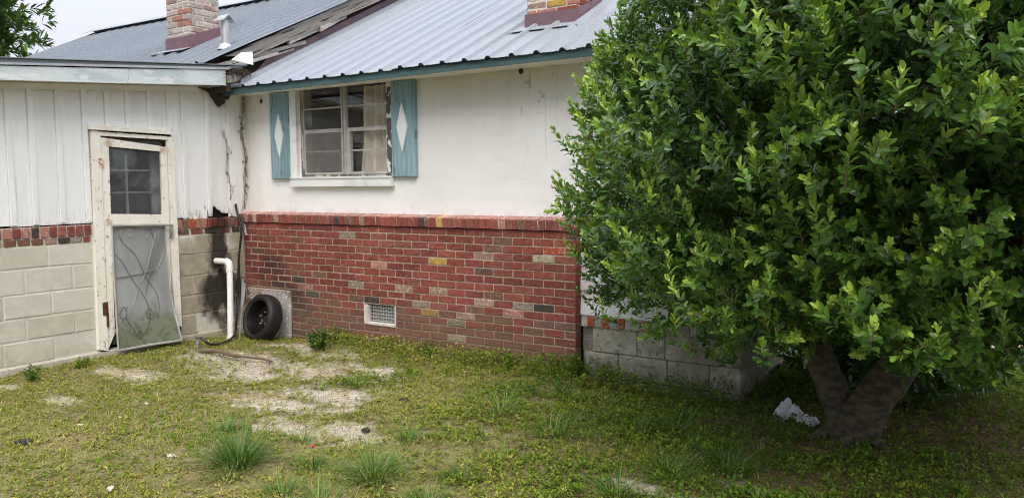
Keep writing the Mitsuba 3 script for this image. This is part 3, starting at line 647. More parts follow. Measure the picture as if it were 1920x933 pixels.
put('house__window__mullion', join(box([-2.659, yf - 0.012, 1.655], [-2.646, yf + 0.03, 2.52]), box([-2.622, yf - 0.012, 1.655], [-2.609, yf + 0.03, 2.52]), box([-2.646, yf + 0.008, 1.655], [-2.622, yf + 0.03, 2.52])), 'mat_aluminium')
for i, (x0, x1) in enumerate(WX):
    put('house__window__upper_sash', join(fr(x0, x1, 2.09, 2.525, 0.013, yf, yf + 0.025), box([x0 + 0.013, yf + 0.002, 2.303], [x1 - 0.013, yf + 0.02, 2.315])), 'mat_aluminium')
    xi = x0 if i == 0 else x0 + 0.036
    put('house__window__lower_sash', join(fr(xi, x1 - 0.004, 1.656, 2.088, 0.02, yf + 0.005 - 0.012 * i, yf + 0.034), box([xi + 0.02, yf + 0.008, 1.878], [x1 - 0.024, yf + 0.022, 1.891])), 'mat_aluminium')
    if i: put('house__window__side_rail', box([x0, yf, 1.656], [x0 + 0.034, yf + 0.03, 2.088]), 'mat_aluminium')
    for z0, z1 in ((2.315, 2.512), (2.103, 2.303)):
        put('house__window__pane', hexa([[x0 + 0.013, yf + 0.012, z0], [x1 - 0.013, yf + 0.012, z0], [x1 - 0.013, yf + 0.0135, z1], [x0 + 0.013, yf + 0.0135, z1]], [0, 0.0008, 0])[0:1] + (np.array([[0, 1, 2], [0, 2, 3]]),), 'mat_glass')
    for z0, z1 in ((1.891, 2.068), (1.676, 1.878)):
        q = np.array([[xi + 0.02, yf + 0.016, z0], [x1 - 0.024, yf + 0.016, z0], [x1 - 0.024, yf + 0.016, z1], [xi + 0.02, yf + 0.016, z1]])
        put('house__window__pane', (q, np.array([[0, 1, 2], [0, 2, 3]])), 'mat_glass')
q = np.array([[-3.18, yf + 0.004, 1.68], [-2.68, yf + 0.004, 1.68], [-2.68, yf + 0.004, 2.07], [-3.18, yf + 0.004, 2.07]])
put('house__window__insect_screen', (q, np.array([[0, 1, 2], [0, 2, 3]])), 'mat_dusty_screen', label='dusty grey screen over the lower left sash')
# curtain
nx, nz = 46, 14
cu = []
for j in range(nz + 1):
    for i in range(nx + 1):
        t, s = i / nx, j / nz
        left = -2.46 - 0.02 * math.sin(3 * s) + 0.06 * (1 - s) ** 2 * (-1 if s > .5 else -1)
        xx = left + t * (-1.98 - left)
        cu.append([xx, 0.215 + 0.034 * math.sin(t * 27 + 1.2 * s) + 0.016 * math.sin(t * 13 + 4 * s), 1.62 + s * 0.88])
cf = [[j * (nx + 1) + i, j * (nx + 1) + i + 1, (j + 1) * (nx + 1) + i + 1] for j in range(nz) for i in range(nx)] + [[j * (nx + 1) + i, (j + 1) * (nx + 1) + i + 1, (j + 1) * (nx + 1) + i] for j in range(nz) for i in range(nx)]
put('curtain', (np.array(cu), np.array(cf)), 'mat_curtain', smooth=True)
tag('curtain', 'cream gathered curtain hanging behind the right side of the window', 'curtain')
put('house__room', join(box([-4.0, 2.6, 0.4], [-0.6, 2.64, 2.5]), box([-4.04, 0.3, 0.4], [-4.0, 2.64, 2.5]), box([-0.6, 0.3, 0.4], [-0.56, 2.64, 2.5]), box([-4.04, 0.25, 0.36], [-0.56, 2.64, 0.4])), 'mat_panelling')
put('house__room_ceiling', box([-4.04, YW + TH + 0.001, 2.527], [-0.56, 2.64, 2.55]), 'mat_room')
# shutters
def shutter(x0, x1, z0, z1, dz, lab):
    k = put('house__shutter', cbox([x0, 0.055, z0], [x1, YW - 0.002, z1], 0.006), 'mat_shutter', label=lab)
    cx = (x0 + x1) / 2
    d = prism([(cx - 0.064, dz), (cx, dz - 0.226), (cx + 0.064, dz), (cx, dz + 0.226)], 1, 0.041, 0.0545)
    put(k + '__diamond', d, 'mat_diamond')
shutter(-3.632, -3.341, 1.616, 2.50, 2.06, 'blue wooden shutter left of the window')
shutter(-1.974, -1.690, 1.62, 2.50, 2.075, 'blue wooden shutter right of the window')

# ------------------------------------------------------------------ wing with the door
W = thing('house_wing', 'white board sided block wing with a cream screen door and higher metal roof', 'house wing')
WY = -3.9
def eave_z(y): return 2.556 + 0.0717 * (y + 0.30)
# door opening between y = -1.55 and -0.86
put('house_wing__backing', join(box([XC - 0.30, WY, 1.215], [XC - 0.022, -1.60, 2.62]), box([XC - 0.30, -0.84, 1.215], [XC - 0.022, 0.095, 2.62]), box([XC - 0.30, -1.60, 2.05], [XC - 0.022, -0.84, 2.62])), 'mat_dark')
put('house_wing__block_wall', join(box([XC - 0.2, WY, -0.2], [XC - 0.006, -1.60, 1.215]), box([XC - 0.2, -0.84, -0.2], [XC - 0.006, -0.002, 1.215])), 'mat_block_mortar', label='pale painted concrete block base, black with mould near the corner')
BAT = [-3.66, -3.44, -3.22, -3.0, -2.78, -2.556, -2.334, -2.152, -1.923, -1.690, -1.476, -1.276, -1.053, -0.850, -0.692, -0.416, -0.157]
prev = WY
for b in BAT + [0.098]:
    segs = [(1.222, None)]
    y0, y1 = prev + 0.0015, b - 0.0015
    rec = rng.normal(0, 0.0015)
    pieces = []
    if y1 <= -1.645 or y0 >= -0.80: pieces.append((y0, y1, 1.224 + rng.normal(0, 0.006)))
    else:
        if y0 < -1.645: pieces.append((y0, -1.646, 1.224))
        if y1 > -0.80: pieces.append((-0.799, y1, 1.235))
        pieces.append((max(y0, -1.645), min(y1, -0.80), 2.09))
    for a0, a1, zb in pieces:
        if a1 - a0 < 0.01: continue
        if a0 > -0.42 and a1 < -0.14 and zb < 1.5:   # rotted foot of the board by the corner
            m = prism([(a0, 1.30), (a0 + 0.03, 1.285), (a0 + 0.05, 1.33), (a0 + 0.09, 1.345), (a0 + 0.115, 1.31), (a0 + 0.14, 1.30), (a0 + 0.18, 1.27), (a1, 1.262), (a1, eave_z(0)), (a0, eave_z(0))], 0, XC - 0.02, XC + rec)
        else:
            m = cbox([XC - 0.02, a0, zb], [XC + rec, a1, eave_z((a0 + a1) / 2) + 0.03], 0.002)
        put('house_wing__board', m, 'mat_siding', uv=np.tile([rng.random(), rng.random()], (len(m[0]), 1)))
    prev = b
for b in BAT:
    zb = 2.095 if -1.60 < b < -0.80 else 1.235 + rng.normal(0, 0.004)
    m = cbox([XC + 0.001, b + 0.002, zb], [XC + 0.0135, b + 0.05, eave_z(b) - 0.005], 0.002)
    put('house_wing__batten', m, 'mat_siding', uv=np.tile([rng.random(), rng.random()], (len(m[0]), 1)))
put('house_wing__frieze', hexa([[XC + 0.016, WY, eave_z(WY) - 0.052], [XC + 0.016, -0.37, eave_z(-0.37) - 0.052], [XC + 0.016, -0.37, eave_z(-0.37)], [XC + 0.016, WY, eave_z(WY)]], [0.01, 0, 0]), 'mat_siding', uv=np.tile([0.5, 0.5], (8, 1)))
# bricks over the blocks
def row_y(prefix, y0, y1, z0, z1, wd, x_out, kinds, gap=0.012, jit=0.002):
    y = y0
    while y < y1 - 0.02:
        k = int(rng.choice(kinds)); e = min(y + wd - gap + rng.normal(0, jit), y1)
        m = cbox([XC - 0.03, y, z0 + rng.normal(0, jit)], [XC + x_out + rng.normal(0, 0.0015), e, z1 + rng.normal(0, jit)], 0.005, 0.0015)
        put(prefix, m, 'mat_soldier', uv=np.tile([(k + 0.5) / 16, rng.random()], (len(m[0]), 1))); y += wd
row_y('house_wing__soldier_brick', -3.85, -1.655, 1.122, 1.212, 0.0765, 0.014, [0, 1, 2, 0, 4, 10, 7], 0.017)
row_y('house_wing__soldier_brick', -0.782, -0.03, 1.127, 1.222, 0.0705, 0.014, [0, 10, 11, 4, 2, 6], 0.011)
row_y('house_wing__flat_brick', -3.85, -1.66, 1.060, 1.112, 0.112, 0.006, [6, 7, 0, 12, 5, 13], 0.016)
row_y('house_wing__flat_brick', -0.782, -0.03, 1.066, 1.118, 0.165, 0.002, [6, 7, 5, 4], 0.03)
# blocks
JZ = [(0.870, 1.052), (0.655, 0.860), (0.455, 0.644), (0.264, 0.444), (0.060, 0.252)]
VJ = [[-2.86, -2.45, -2.04], [-2.65, -2.243, -1.835], [-2.83, -2.427, -2.031], [-2.66, -2.252, -1.836], [-2.85, -2.44, -2.03]]
VJ2 = [[-0.586, -0.19], [-0.406], [-0.62, -0.2], [-0.42], [-0.60, -0.2]]
for (z0, z1), l, r in zip(JZ, VJ, VJ2):
    for e, (s, t_) in ((l, (-3.88, -1.652)), (r, (-0.783, -0.012))):
        e = [s] + [q for q in e if s < q < t_] + [t_]
        for a0, a1 in zip(e[:-1], e[1:]):
            faint = 0.006 if z0 > 0.8 or z0 < 0.2 else 0.010
            m = cbox([XC - 0.05, a0 + faint * 0.6, z0], [XC + rng.normal(0, 0.0015), a1 - faint * 0.6, z1], 0.006, 0.002)
            put('house_wing__block_wall__block', m, 'mat_block', uv=np.tile([rng.random(), rng.random()], (len(m[0]), 1)))
put('house_wing__footing', cbox([XC - 0.1, WY, -0.2], [XC + 0.025, -0.01, 0.052], 0.01), 'mat_block', uv=np.tile([0.8, 0.1], (24, 1)))
put('house_wing__corner_strip', cbox([XC + 0.002, -0.035, 0.05], [XC + 0.045, -0.004, 1.165], 0.004), 'mat_block', uv=np.tile([0.6, 0.3], (24, 1)), label='grey cement strip in the inner corner')
put('house_wing__side_walls', join(box([-10.6, WY, -0.1], [XC - 0.3, WY + 0.14, 2.3]), box([-10.7, WY + 0.14, -0.1], [-10.56, 6.0, 2.3]), box([-10.56, 5.86, -0.1], [-4.3, 6.0, 2.5]), box([-4.2, 0.11, -0.1], [-4.12, 5.86, 2.9])), 'mat_siding', uv=np.tile([0.5, 0.5], (32, 1)))
# fascia along the wing's roof edge
fx = XC + 0.27
def strip(x0, x1, dz0, dz1, y0, y1, kink=True):
    return hexa([[x1, y0, eave_z(y0) + dz0 - (0.03 if y0 < -2 else 0) * (dz0 < 0)], [x1, y1, eave_z(y1) + dz0], [x1, y1, eave_z(y1) + dz1], [x1, y0, eave_z(y0) + dz1]], [x0 - x1, 0, 0])
put('house_wing__fascia', hexa([[fx, -1.40, eave_z(-1.40) - 0.003], [fx, -0.345, 2.553], [fx, -0.345, 2.706], [fx, -1.372, 2.605]], [-0.02, 0, 0]), 'mat_fascia_pale', label='pale blue fascia board with peeling paint')
put('house_wing__fascia', hexa([[fx, WY, 2.30], [fx, -1.405, eave_z(-1.40) - 0.006], [fx, -1.377, 2.603], [fx, WY, 2.385]], [-0.02, 0, 0]), 'mat_fascia_pale', label='pale blue fascia board with peeling paint')
put('house_wing__drip_edge', join(hexa([[fx + 0.012, WY, 2.388], [fx + 0.012, -0.345, 2.708], [fx + 0.012, -0.30, 2.735], [fx + 0.012, WY, 2.402]], [-0.03, 0, 0])), 'mat_tin')
put('house_wing__edge_trim', join(hexa([[fx - 0.004, WY, 2.404], [fx - 0.004, -0.14, 2.737], [fx - 0.004, -0.12, 2.765], [fx - 0.004, WY, 2.446]], [-0.02, 0, 0])), 'mat_roof')
put('house_wing__soffit', hexa([[XC, WY, eave_z(WY) + 0.012], [XC, -0.355, eave_z(-0.355) + 0.012], [fx - 0.02, -0.355, eave_z(-0.355) + 0.012], [fx - 0.02, WY, eave_z(WY) + 0.012 - 0.03]], [0, 0, 0.01]), 'mat_cream')
# low porch roof sheet and the steep upper roof
put('house_wing__low_roof', hexa([[-10.8, WY - 0.25, 2.425], [fx + 0.03, WY - 0.25, 2.425], [fx + 0.03, -0.10, 2.772], [-10.8, -0.10, 2.772]], [0, 0, 0.006]), 'mat_roof')
US = 0.476; UX = -3.75; UY0, UZ0 = -0.62, 2.742; UR = 2.52
URZ = UZ0 + US * (UR - UY0)
L2 = (UR - UY0) * math.hypot(1, US)
x = UX - 0.2288
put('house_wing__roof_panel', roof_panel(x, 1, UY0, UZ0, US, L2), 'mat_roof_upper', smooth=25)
for i in range(8):
    n = 4 if i < 7 else 3
    x -= n * 0.2288
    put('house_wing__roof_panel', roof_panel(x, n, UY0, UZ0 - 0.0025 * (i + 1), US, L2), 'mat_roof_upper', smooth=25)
xend = x
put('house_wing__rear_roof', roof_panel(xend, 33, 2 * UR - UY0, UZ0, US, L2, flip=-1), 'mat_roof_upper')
put('house_wing__ridge_cap', join(hexa([[xend, UR - 0.16, URZ - 0.022], [UX, UR - 0.16, URZ - 0.022], [UX, UR, URZ + 0.052], [xend, UR, URZ + 0.052]], [0, 0, 0.004]), hexa([[xend, UR + 0.16, URZ - 0.022], [UX, UR + 0.16, URZ - 0.022], [UX, UR, URZ + 0.053], [xend, UR, URZ + 0.053]], [0, 0, 0.004])), 'mat_roof')
# weathered rake board and loose laths in the gap between the two roofs
uz = lambda y: UZ0 + US * (y - UY0)
put('house_wing__rake_board', hexa([[UX - 0.03, 0.0, uz(0.0) - 0.155], [UX - 0.03, UR, uz(UR) - 0.185], [UX - 0.03, UR, uz(UR) - 0.012], [UX - 0.03, -0.35, uz(-0.35) - 0.03]], [-0.03, 0, 0]), 'mat_old_wood', label='weathered grey board under the roof edge')
put('house_wing__gap_wall', hexa([[-3.90, -0.50, 2.58], [-3.90, UR, 2.6 + RS * (UR)], [-3.90, UR, uz(UR) - 0.02], [-3.90, -0.50, uz(-0.50) - 0.02]], [-0.02, 0, 0]), 'mat_rot')
for (y0, z0, y1, z1, h, dx, lab) in [(-0.42, 2.722, 0.78, 3.12, 0.035, 0.0, None), (-0.35, 2.70, 0.36, 2.945, 0.032, 0.03, None), (0.50, 3.07, 1.42, 3.50, 0.05, 0.01, None), (0.95, 3.27, 1.28, 3.44, 0.05, 0.035, None), (-0.1, 2.775, 0.62, 3.03, 0.02, -0.02, None)]:
    m = hexa([[-3.80 + dx, y0, z0], [-3.84 + dx, y1, z1], [-3.84 + dx, y1, z1 + h], [-3.80 + dx, y0, z0 + h]], [-0.045, 0, 0.004])
    put('house_wing__loose_lath', m, 'mat_pale_wood')
put('house_wing__purlin_end', cbox([-3.86, -0.33, 2.575], [-3.66, -0.26, 2.655], 0.006), 'mat_old_wood', label='broken rafter end in the hole under the eave')
put('house_wing__rotten_rafter', join(prism([(-0.50, 2.535), (-0.30, 2.47), (-0.16, 2.44), (-0.12, 2.53)], 0, XC + 0.012, XC + 0.07), prism([(-0.36, 2.48), (-0.26, 2.36), (-0.20, 2.40), (-0.18, 2.49)], 0, XC + 0.014, XC + 0.05)), 'mat_rot', label='black rotten rafter tail hanging at the corner')
put('house_wing__return_board', hexa([[XC + 0.03, -0.345, 2.49], [fx + 0.02, -0.325, 2.495], [fx + 0.02, -0.325, 2.55], [XC + 0.03, -0.345, 2.55]], [0, 0.02, 0]), 'mat_rot')
# chimney and vent pipe
rz2 = lambda y: uz(y)
kx0, kx1, ky0, ky1 = -5.36, -4.95, 0.09, 0.50
brick_stack('house_wing__chimney', kx0, kx1, ky0, ky1, lambda lo, hi: rz2(min(lo[1], hi[1])) + 0.02, 4.35, [14, 14, 14, 14, 14, 14, 13, 14, 10, 14, 14, 14], zbase=2.75)
flash_collar('house_wing__chimney__flashing', kx0, kx1, ky0, ky1, rz2, 0.145, US)
px, py = -4.04, -0.14
pz = uz(py)
put('house_wing__vent_pipe', tube([[px, py, pz - 0.05], [px, py, pz + 0.275]], 0.043, 18), 'mat_tin', smooth=40, label='galvanised roof vent pipe with a peaked cap')
put('house_wing__vent_pipe__cap', prism([(py - 0.085, pz + 0.268), (py, pz + 0.34), (py + 0.085, pz + 0.268), (py + 0.078, pz + 0.262), (py, pz + 0.33), (py - 0.078, pz + 0.262)], 0, px - 0.075, px + 0.075), 'mat_tin')
put('house_wing__vent_pipe__collar', join(tube([[px, py, pz - 0.02], [px, py, pz + 0.045]], [0.085, 0.05], 18), tube([[px, py, pz + 0.045], [px, py, pz + 0.06]], 0.051, 18)), 'mat_tin', smooth=40)

# door
D = 'house_wing__door'
put(D, join(box([XC - 0.09, -1.46, 0.08], [XC - 0.06, -0.90, 1.28]), box([XC - 0.09, -0.995, 1.28], [XC - 0.06, -0.86, 2.02]), box([XC - 0.09, -1.55, 1.28], [XC - 0.06, -1.43, 2.02]), box([XC - 0.09, -1.43, 1.925], [XC - 0.06, -0.995, 2.02])), 'mat_vent_back', label='screen door sagging in its cream frame, inner door behind')
for a0, a1 in ((-1.43, -1.258), (-1.242, -0.995)):
    for z0, z1 in ((1.28, 1.489), (1.503, 1.696), (1.71, 1.925)):
        q = np.array([[XC - 0.075, a0, z0], [XC - 0.075, a1, z0], [XC - 0.075, a1, z1], [XC - 0.075, a0, z1]])
        put(D + '__inner_pane', (q, np.array([[0, 1, 2], [0, 2, 3]])), 'mat_glass')
put(D + '__muntins', join(box([XC - 0.078, -1.258, 1.28], [XC - 0.055, -1.242, 1.925]), box([XC - 0.077, -1.43, 1.489], [XC - 0.057, -0.995, 1.503]), box([XC - 0.077, -1.43, 1.696], [XC - 0.057, -0.995, 1.71])), 'mat_aluminium')
put(D + '__room', join(box([XC - 0.9, -1.62, 0.0], [XC - 0.86, -0.7, 2.1]), box([XC - 0.86, -1.66, 0.0], [XC - 0.10, -1.62, 2.1]), box([XC - 0.86, -0.7, 0.0], [XC - 0.30, -0.66, 2.1]), box([XC - 0.86, -1.62, 2.06], [XC - 0.10, -0.66, 2.1])), 'mat_room')
def yz(pts, x0, x1): return hexa([[x1, y, z] for y, z in pts], [x0 - x1, 0, 0])
put(D + '__casing', yz([(-1.648, 0.075), (-1.560, 0.05), (-1.537, 2.05), (-1.622, 2.055)], XC - 0.03, XC + 0.032), 'mat_cream')
put(D + '__casing', yz([(-0.862, 0.19), (-0.789, 0.155), (-0.793, 2.03), (-0.865, 2.03)], XC - 0.03, XC + 0.03), 'mat_cream')
put(D + '__casing', yz([(-1.537, 2.012), (-0.866, 2.0), (-0.866, 2.034), (-1.537, 2.048)], XC - 0.03, XC + 0.028), 'mat_cream')
put(D + '__drip_cap', join(yz([(-1.648, 2.062), (-0.835, 2.052), (-0.835, 2.094), (-1.648, 2.106)], XC, XC + 0.05)), 'mat_cream')
# rotten feet of the casings
put(D + '__rot', join(yz([(-1.645, 0.0), (-1.57, 0.0), (-1.562, 0.06), (-1.60, 0.09), (-1.645, 0.075)][:4], XC - 0.03, XC + 0.02), yz([(-0.86, 0.05), (-0.80, 0.05), (-0.792, 0.16), (-0.858, 0.19)], XC - 0.03, XC + 0.016)), 'mat_rot')
put(D + '__jamb', join(box([XC - 0.10, -1.562, 0.04], [XC - 0.002, -1.545, 2.0]), box([XC - 0.10, -0.866, 0.1], [XC - 0.002, -0.85, 2.0]), box([XC - 0.10, -1.55, 1.985], [XC - 0.002, -0.86, 2.01])), 'mat_rot')
xa, xb = XC - 0.008, XC + 0.024
put(D + '__stile', yz([(-1.552, 0.07), (-1.486, 0.20), (-1.459, 1.99), (-1.532, 1.996)], xa, xb), 'mat_cream')
put(D + '__stile', yz([(-0.945, 1.18), (-0.876, 1.18), (-0.871, 1.93), (-0.935, 1.935)], xa, xb), 'mat_cream')
put(D + '__stile', yz([(-0.938, 0.12), (-0.88, 0.10), (-0.872, 1.17), (-0.936, 1.17)], xa, xb - 0.012), 'mat_cream')
put(D + '__top_rail', yz([(-1.457, 1.918), (-0.938, 1.885), (-0.937, 1.938), (-1.457, 1.99)], xa + 0.001, xb - 0.002), 'mat_cream')
put(D + '__mid_rail', yz([(-1.476, 1.212), (-0.946, 1.188), (-0.944, 1.279), (-1.474, 1.303)], xa + 0.001, xb - 0.001), 'mat_cream')
q = np.array([[XC + 0.004, -1.478, 1.30], [XC + 0.004, -0.943, 1.275], [XC + 0.004, -0.936, 1.90], [XC + 0.004, -1.457, 1.922]])
put(D + '__screen', (q, np.array([[0, 1, 2], [0, 2, 3]])), 'mat_door_screen', label='grey insect screen in the upper half of the door')
# lower panel: a loose metal screen sheet that bulges outwards at its foot
ny_, nz_ = 24, 36
kv = []
def bulge(s, t):  # s along y 0..1, t height 0..1
    return 0.03 + 0.012 * math.sin(PI * s) * math.sin(PI * t) + 0.10 * (s ** 1.5) * (1 - t) ** 2.2 + 0.04 * (1 - t) ** 3 + 0.006 * math.sin(9 * s + 5 * t)
for j in range(nz_ + 1):
    t = j / nz_
    for i in range(ny_ + 1):
        s = i / ny_
        y0 = -1.472 - 0.02 * (1 - t); y1 = -0.935 + 0.035 * (1 - t) ** 1.6
        zb = 0.045 + 0.01 * s
        kv.append([XC + bulge(s, t), y0 + s * (y1 - y0), zb + t * (1.185 - zb)])
kv = np.array(kv)
kf = [[j * (ny_ + 1) + i, j * (ny_ + 1) + i + 1, (j + 1) * (ny_ + 1) + i + 1] for j in range(nz_) for i in range(ny_)] + [[j * (ny_ + 1) + i, (j + 1) * (ny_ + 1) + i + 1, (j + 1) * (ny_ + 1) + i] for j in range(nz_) for i in range(ny_)]
put(D + '__kick_panel', (kv, np.array(kf)), 'mat_kick', smooth=True, label='grey lower panel of the door, green with algae at its foot')
def kp(s, t, d=0.006):
    j, i = t * nz_, s * ny_
    j0, i0 = min(int(j), nz_ - 1), min(int(i), ny_ - 1); fj, fi = j - j0, i - i0
    g = lambda a, b: kv[a * (ny_ + 1) + b]
    p = (1 - fj) * ((1 - fi) * g(j0, i0) + fi * g(j0, i0 + 1)) + fj * ((1 - fi) * g(j0 + 1, i0) + fi * g(j0 + 1, i0 + 1))
    return p + np.array([d, 0, 0])
edge = [kp(0.0, 1.0)] + [kp(0.0, t) for t in np.linspace(0.9, 0.0, 10)]
put(D + '__panel_frame', join(tube([p + [0.004, 0, 0] for p in edge], 0.009, 6), tube([kp(s, 0.0, 0.008) for s in np.linspace(0, 1.06, 9).clip(0, 1)], 0.011, 6), tube([kp(1.0, t, 0.008) for t in np.linspace(0, 0.22, 5)], 0.010, 6), tube([kp(1.0, t, 0.002) for t in np.linspace(0.2, 1.0, 12)], 0.005, 6), tube([[XC + 0.07, -1.43, 0.02], [XC + 0.045, -1.50, 0.25]], 0.006, 5)), 'mat_aluminium', smooth=40)
put(D + '__push_bar', join(tube([[XC + 0.05, -1.478, 1.197], [XC + 0.055, -0.868, 1.178]], 0.014, 8), cbox([XC + 0.03, -0.878, 1.05], [XC + 0.06, -0.858, 1.175], 0.004)), 'mat_aluminium', smooth=40)
put(D + '__bracket', tube(spline([[XC + 0.045, -0.868, 1.165], [XC + 0.05, -0.872, 1.10], [XC + 0.04, -0.892, 1.045]], 5), 0.011, 6), 'mat_wire')
wires = [([(0.12, .93), (0.25, .83), (0.40, .75), (0.56, .55), (0.70, .44), (0.73, .30), (0.66, .23)], 0), ([(0.03, .78), (0.17, .70), (0.36, .52), (0.50, .40), (0.56, .26), (0.50, .15), (0.36, .075)], 0), ([(0.52, .42), (0.60, .55), (0.70, .62)], 0),
         ([(0.20, .35), (0.17, .29), (0.19, .22), (0.24, .18), (0.32, .10), (0.38, .07), (0.41, .10), (0.37, .13), (0.33, .10)], 0), ([(0.10, .32), (0.06, .29), (0.09, .25), (0.16, .27), (0.17, .32), (0.12, .345), (0.09, .32)], 0), ([(0.62, .25), (0.55, .22), (0.50, .26), (0.54, .30), (0.60, .285)], 0),
         ([(0.0, .585), (0.3, .592), (0.55, .603), (0.73, .612)], 0), ([(0.82, .93), (0.70, .78), (0.58, .64), (0.45, .52)], 1), ([(0.97, .80), (0.86, .68), (0.78, .62)], 1),
         ([(0.17, .98), (0.14, .94), (0.18, .90)], 1), ([(0.28, .955), (0.33, .965), (0.36, .94), (0.32, .915), (0.28, .93), (0.28, .955)], 1), ([(0.55, .97), (0.57, .92), (0.63, .90), (0.65, .93)], 1), ([(0.72, .97), (0.74, .92), (0.78, .88)], 0), ([(0.93, .95), (0.87, .92), (0.85, .87), (0.89, .85)], 1), ([(0.30, .34), (0.36, .42), (0.40, .52)], 1)]
for pal in (0, 1):
    ms = [tube([kp(s, t, 0.008) for s, t in spline(pts, 7).clip(0, 1)], 0.0026 if pal else 0.0030, 5) for pts, w_ in wires if w_ == pal]
    put(D + '__scrollwork', join(*ms), 'mat_wire_pale' if pal else 'mat_wire', smooth=40)
def hinge(y, z, h, mat, lab):
    ms = [cbox([XC + 0.03, y - 0.028, z - h / 2], [XC + 0.036, y - 0.004, z + h / 2], 0.002), cbox([XC + 0.026, y + 0.004, z - h / 2], [XC + 0.033, y + 0.026, z + h / 2], 0.002), tube([[XC + 0.036, y, z - h / 2 - 0.004], [XC + 0.036, y, z + h / 2 + 0.004]], 0.007, 8)]
    put(D + '__hinge', join(*ms), mat, label=lab)
hinge(-1.543, 1.762, 0.085, 'mat_hinge', 'pale upper hinge of the door')
hinge(-1.568, 0.44, 0.12, 'mat_rust', 'rusty lower hinge of the door')
put(D + '__rust_strap', cbox([XC + 0.018, -1.566, 0.27], [XC + 0.036, -1.54, 0.40], 0.003), 'mat_rust')

# ------------------------------------------------------------------ loose things by the corner
# tyre leaning against the board
n_ax = np.array([-0.10, -0.955, 0.28]); n_ax /= np.linalg.norm(n_ax)
e1 = np.cross([0, 0, 1.0], n_ax); e1 /= np.linalg.norm(e1); e2 = np.cross(n_ax, e1)
RT = np.stack([e1, e2, n_ax], 1)
TC = np.array([-3.505, -0.225, 0.205])
th = thing('tire', 'old black car tire leaning on a stained board in the corner', 'tire')
wv = 0.082
prof = [(0.172, -0.055), (0.176, -0.066), (0.20, -wv), (0.222, -wv + 0.004), (0.238, -0.062), (0.243, -0.04), (0.244, -0.022), (0.240, -0.021), (0.240, -0.017), (0.245, -0.016), (0.245, 0.016), (0.241, 0.017), (0.241, 0.021), (0.244, 0.022), (0.243, 0.04), (0.238, 0.062), (0.222, wv - 0.004), (0.20, wv), (0.176, 0.066), (0.172, 0.055), (0.19, 0.045), (0.20, 0.0), (0.19, -0.045)]
put(th + '__tread', xf(lathe(prof, 72), RT, TC), 'mat_rubber', smooth=35)
rim = [(0.178, 0.060), (0.172, 0.058), (0.160, 0.030), (0.150, 0.0), (0.140, -0.035), (0.10, -0.045), (0.075, -0.03), (0.058, -0.028), (0.05, -0.04), (0.0455, -0.042), (0.0455, -0.047), (0.10, -0.052), (0.143, -0.042), (0.155, -0.004), (0.166, 0.032), (0.174, 0.064)]
put(th + '__rim', xf(lathe(rim, 48), RT, TC), 'mat_rim', smooth=35)
lug = join(*[xf(tube([[0.066 * math.cos(q), 0.066 * math.sin(q), -0.03], [0.066 * math.cos(q), 0.066 * math.sin(q), -0.012]], 0.009, 6), RT, TC) for q in np.arange(5) * 2 * PI / 5 + 0.3])
put(th + '__lug_nuts', lug, 'mat_galv_pipe')
pb = thing('leaning_board', 'square stained board propped on the brick behind the tire', 'board')
scene[pb] = mikit.ply((lambda v, f: (v + np.stack([0 * v[:, 0], -0.03 * (0.5 - v[:, 2]) * 0.4, 0 * v[:, 0]], 1), f))(*cbox([-3.985, -0.036, -0.03], [-3.31, -0.006, 0.474], 0.004, 0.002)), 'mat_panel')
dp = thing('drain_pipe', 'white plastic drain pipe bent down from the block wall', 'pipe')
R_ = 0.031
py0 = -0.335
bend = [[-3.90 + 0.06 * math.sin(q), py0 - 0.004 * q, 0.715 + 0.06 * math.cos(q)] for q in np.linspace(0, PI / 2, 9)]
put(dp + '__elbow', tube(bend, R_ + 0.005, 18), 'mat_pvc', smooth=40)
put(dp + '__outlet', tube([[XC - 0.02, py0, 0.775], [-3.895, py0, 0.775]], R_, 18), 'mat_pvc', smooth=40)
put(dp + '__riser', tube([[-3.84, py0 - 0.006, 0.72], [-3.785, py0 - 0.06, 0.30], [-3.735, py0 - 0.11, -0.05]], R_, 18), 'mat_pvc', smooth=40)
put(dp + '__coupling', tube([[-3.8405, py0 - 0.006, 0.715], [-3.836, py0 - 0.011, 0.672]], R_ + 0.006, 18), 'mat_pvc', smooth=40)
put(dp + '__base_collar', tube([[-3.736, py0 - 0.109, -0.04], [-3.745, py0 - 0.10, 0.035]], R_ + 0.012, 14), 'mat_pvc', smooth=40)
hs = thing('hose', 'thin black hose running down the inner corner to the tap', 'hose')
hp = spline([[-4.035, -0.085, 1.36], [-4.03, -0.078, 1.28], [-3.985, -0.075, 1.16], [-3.985, -0.10, 0.86], [-3.985, -0.13, 0.55], [-3.97, -0.16, 0.33], [-3.80, -0.32, 0.12], [-3.62, -0.52, 0.035], [-3.55, -0.72, 0.022], [-3.52, -0.86, 0.05], [-3.585, -0.90, 0.115]], 8)
scene[hs] = mikit.ply(tube(hp, 0.0115, 8), 'mat_hose', smooth=60)
h2 = thing('cable', 'second black cable hanging beside the hose in the corner', 'cable')
scene[h2] = mikit.ply(tube(spline([[-4.02, -0.07, 1.25], [-3.96, -0.06, 1.17], [-3.955, -0.085, 1.08], [-3.97, -0.12, 0.72], [-3.96, -0.14, 0.42], [-3.90, -0.22, 0.20], [-3.86, -0.27, 0.05]], 8), 0.0075, 6), 'mat_hose', smooth=60)
st = thing('water_tap', 'rusty galvanised standpipe tap in the dirt beside the door', 'tap')
put(st + '__standpipe', tube([[-3.60, -0.935, -0.05], [-3.60, -0.92, 0.10], [-3.595, -0.91, 0.135]], 0.016, 10), 'mat_galv_pipe', smooth=40)
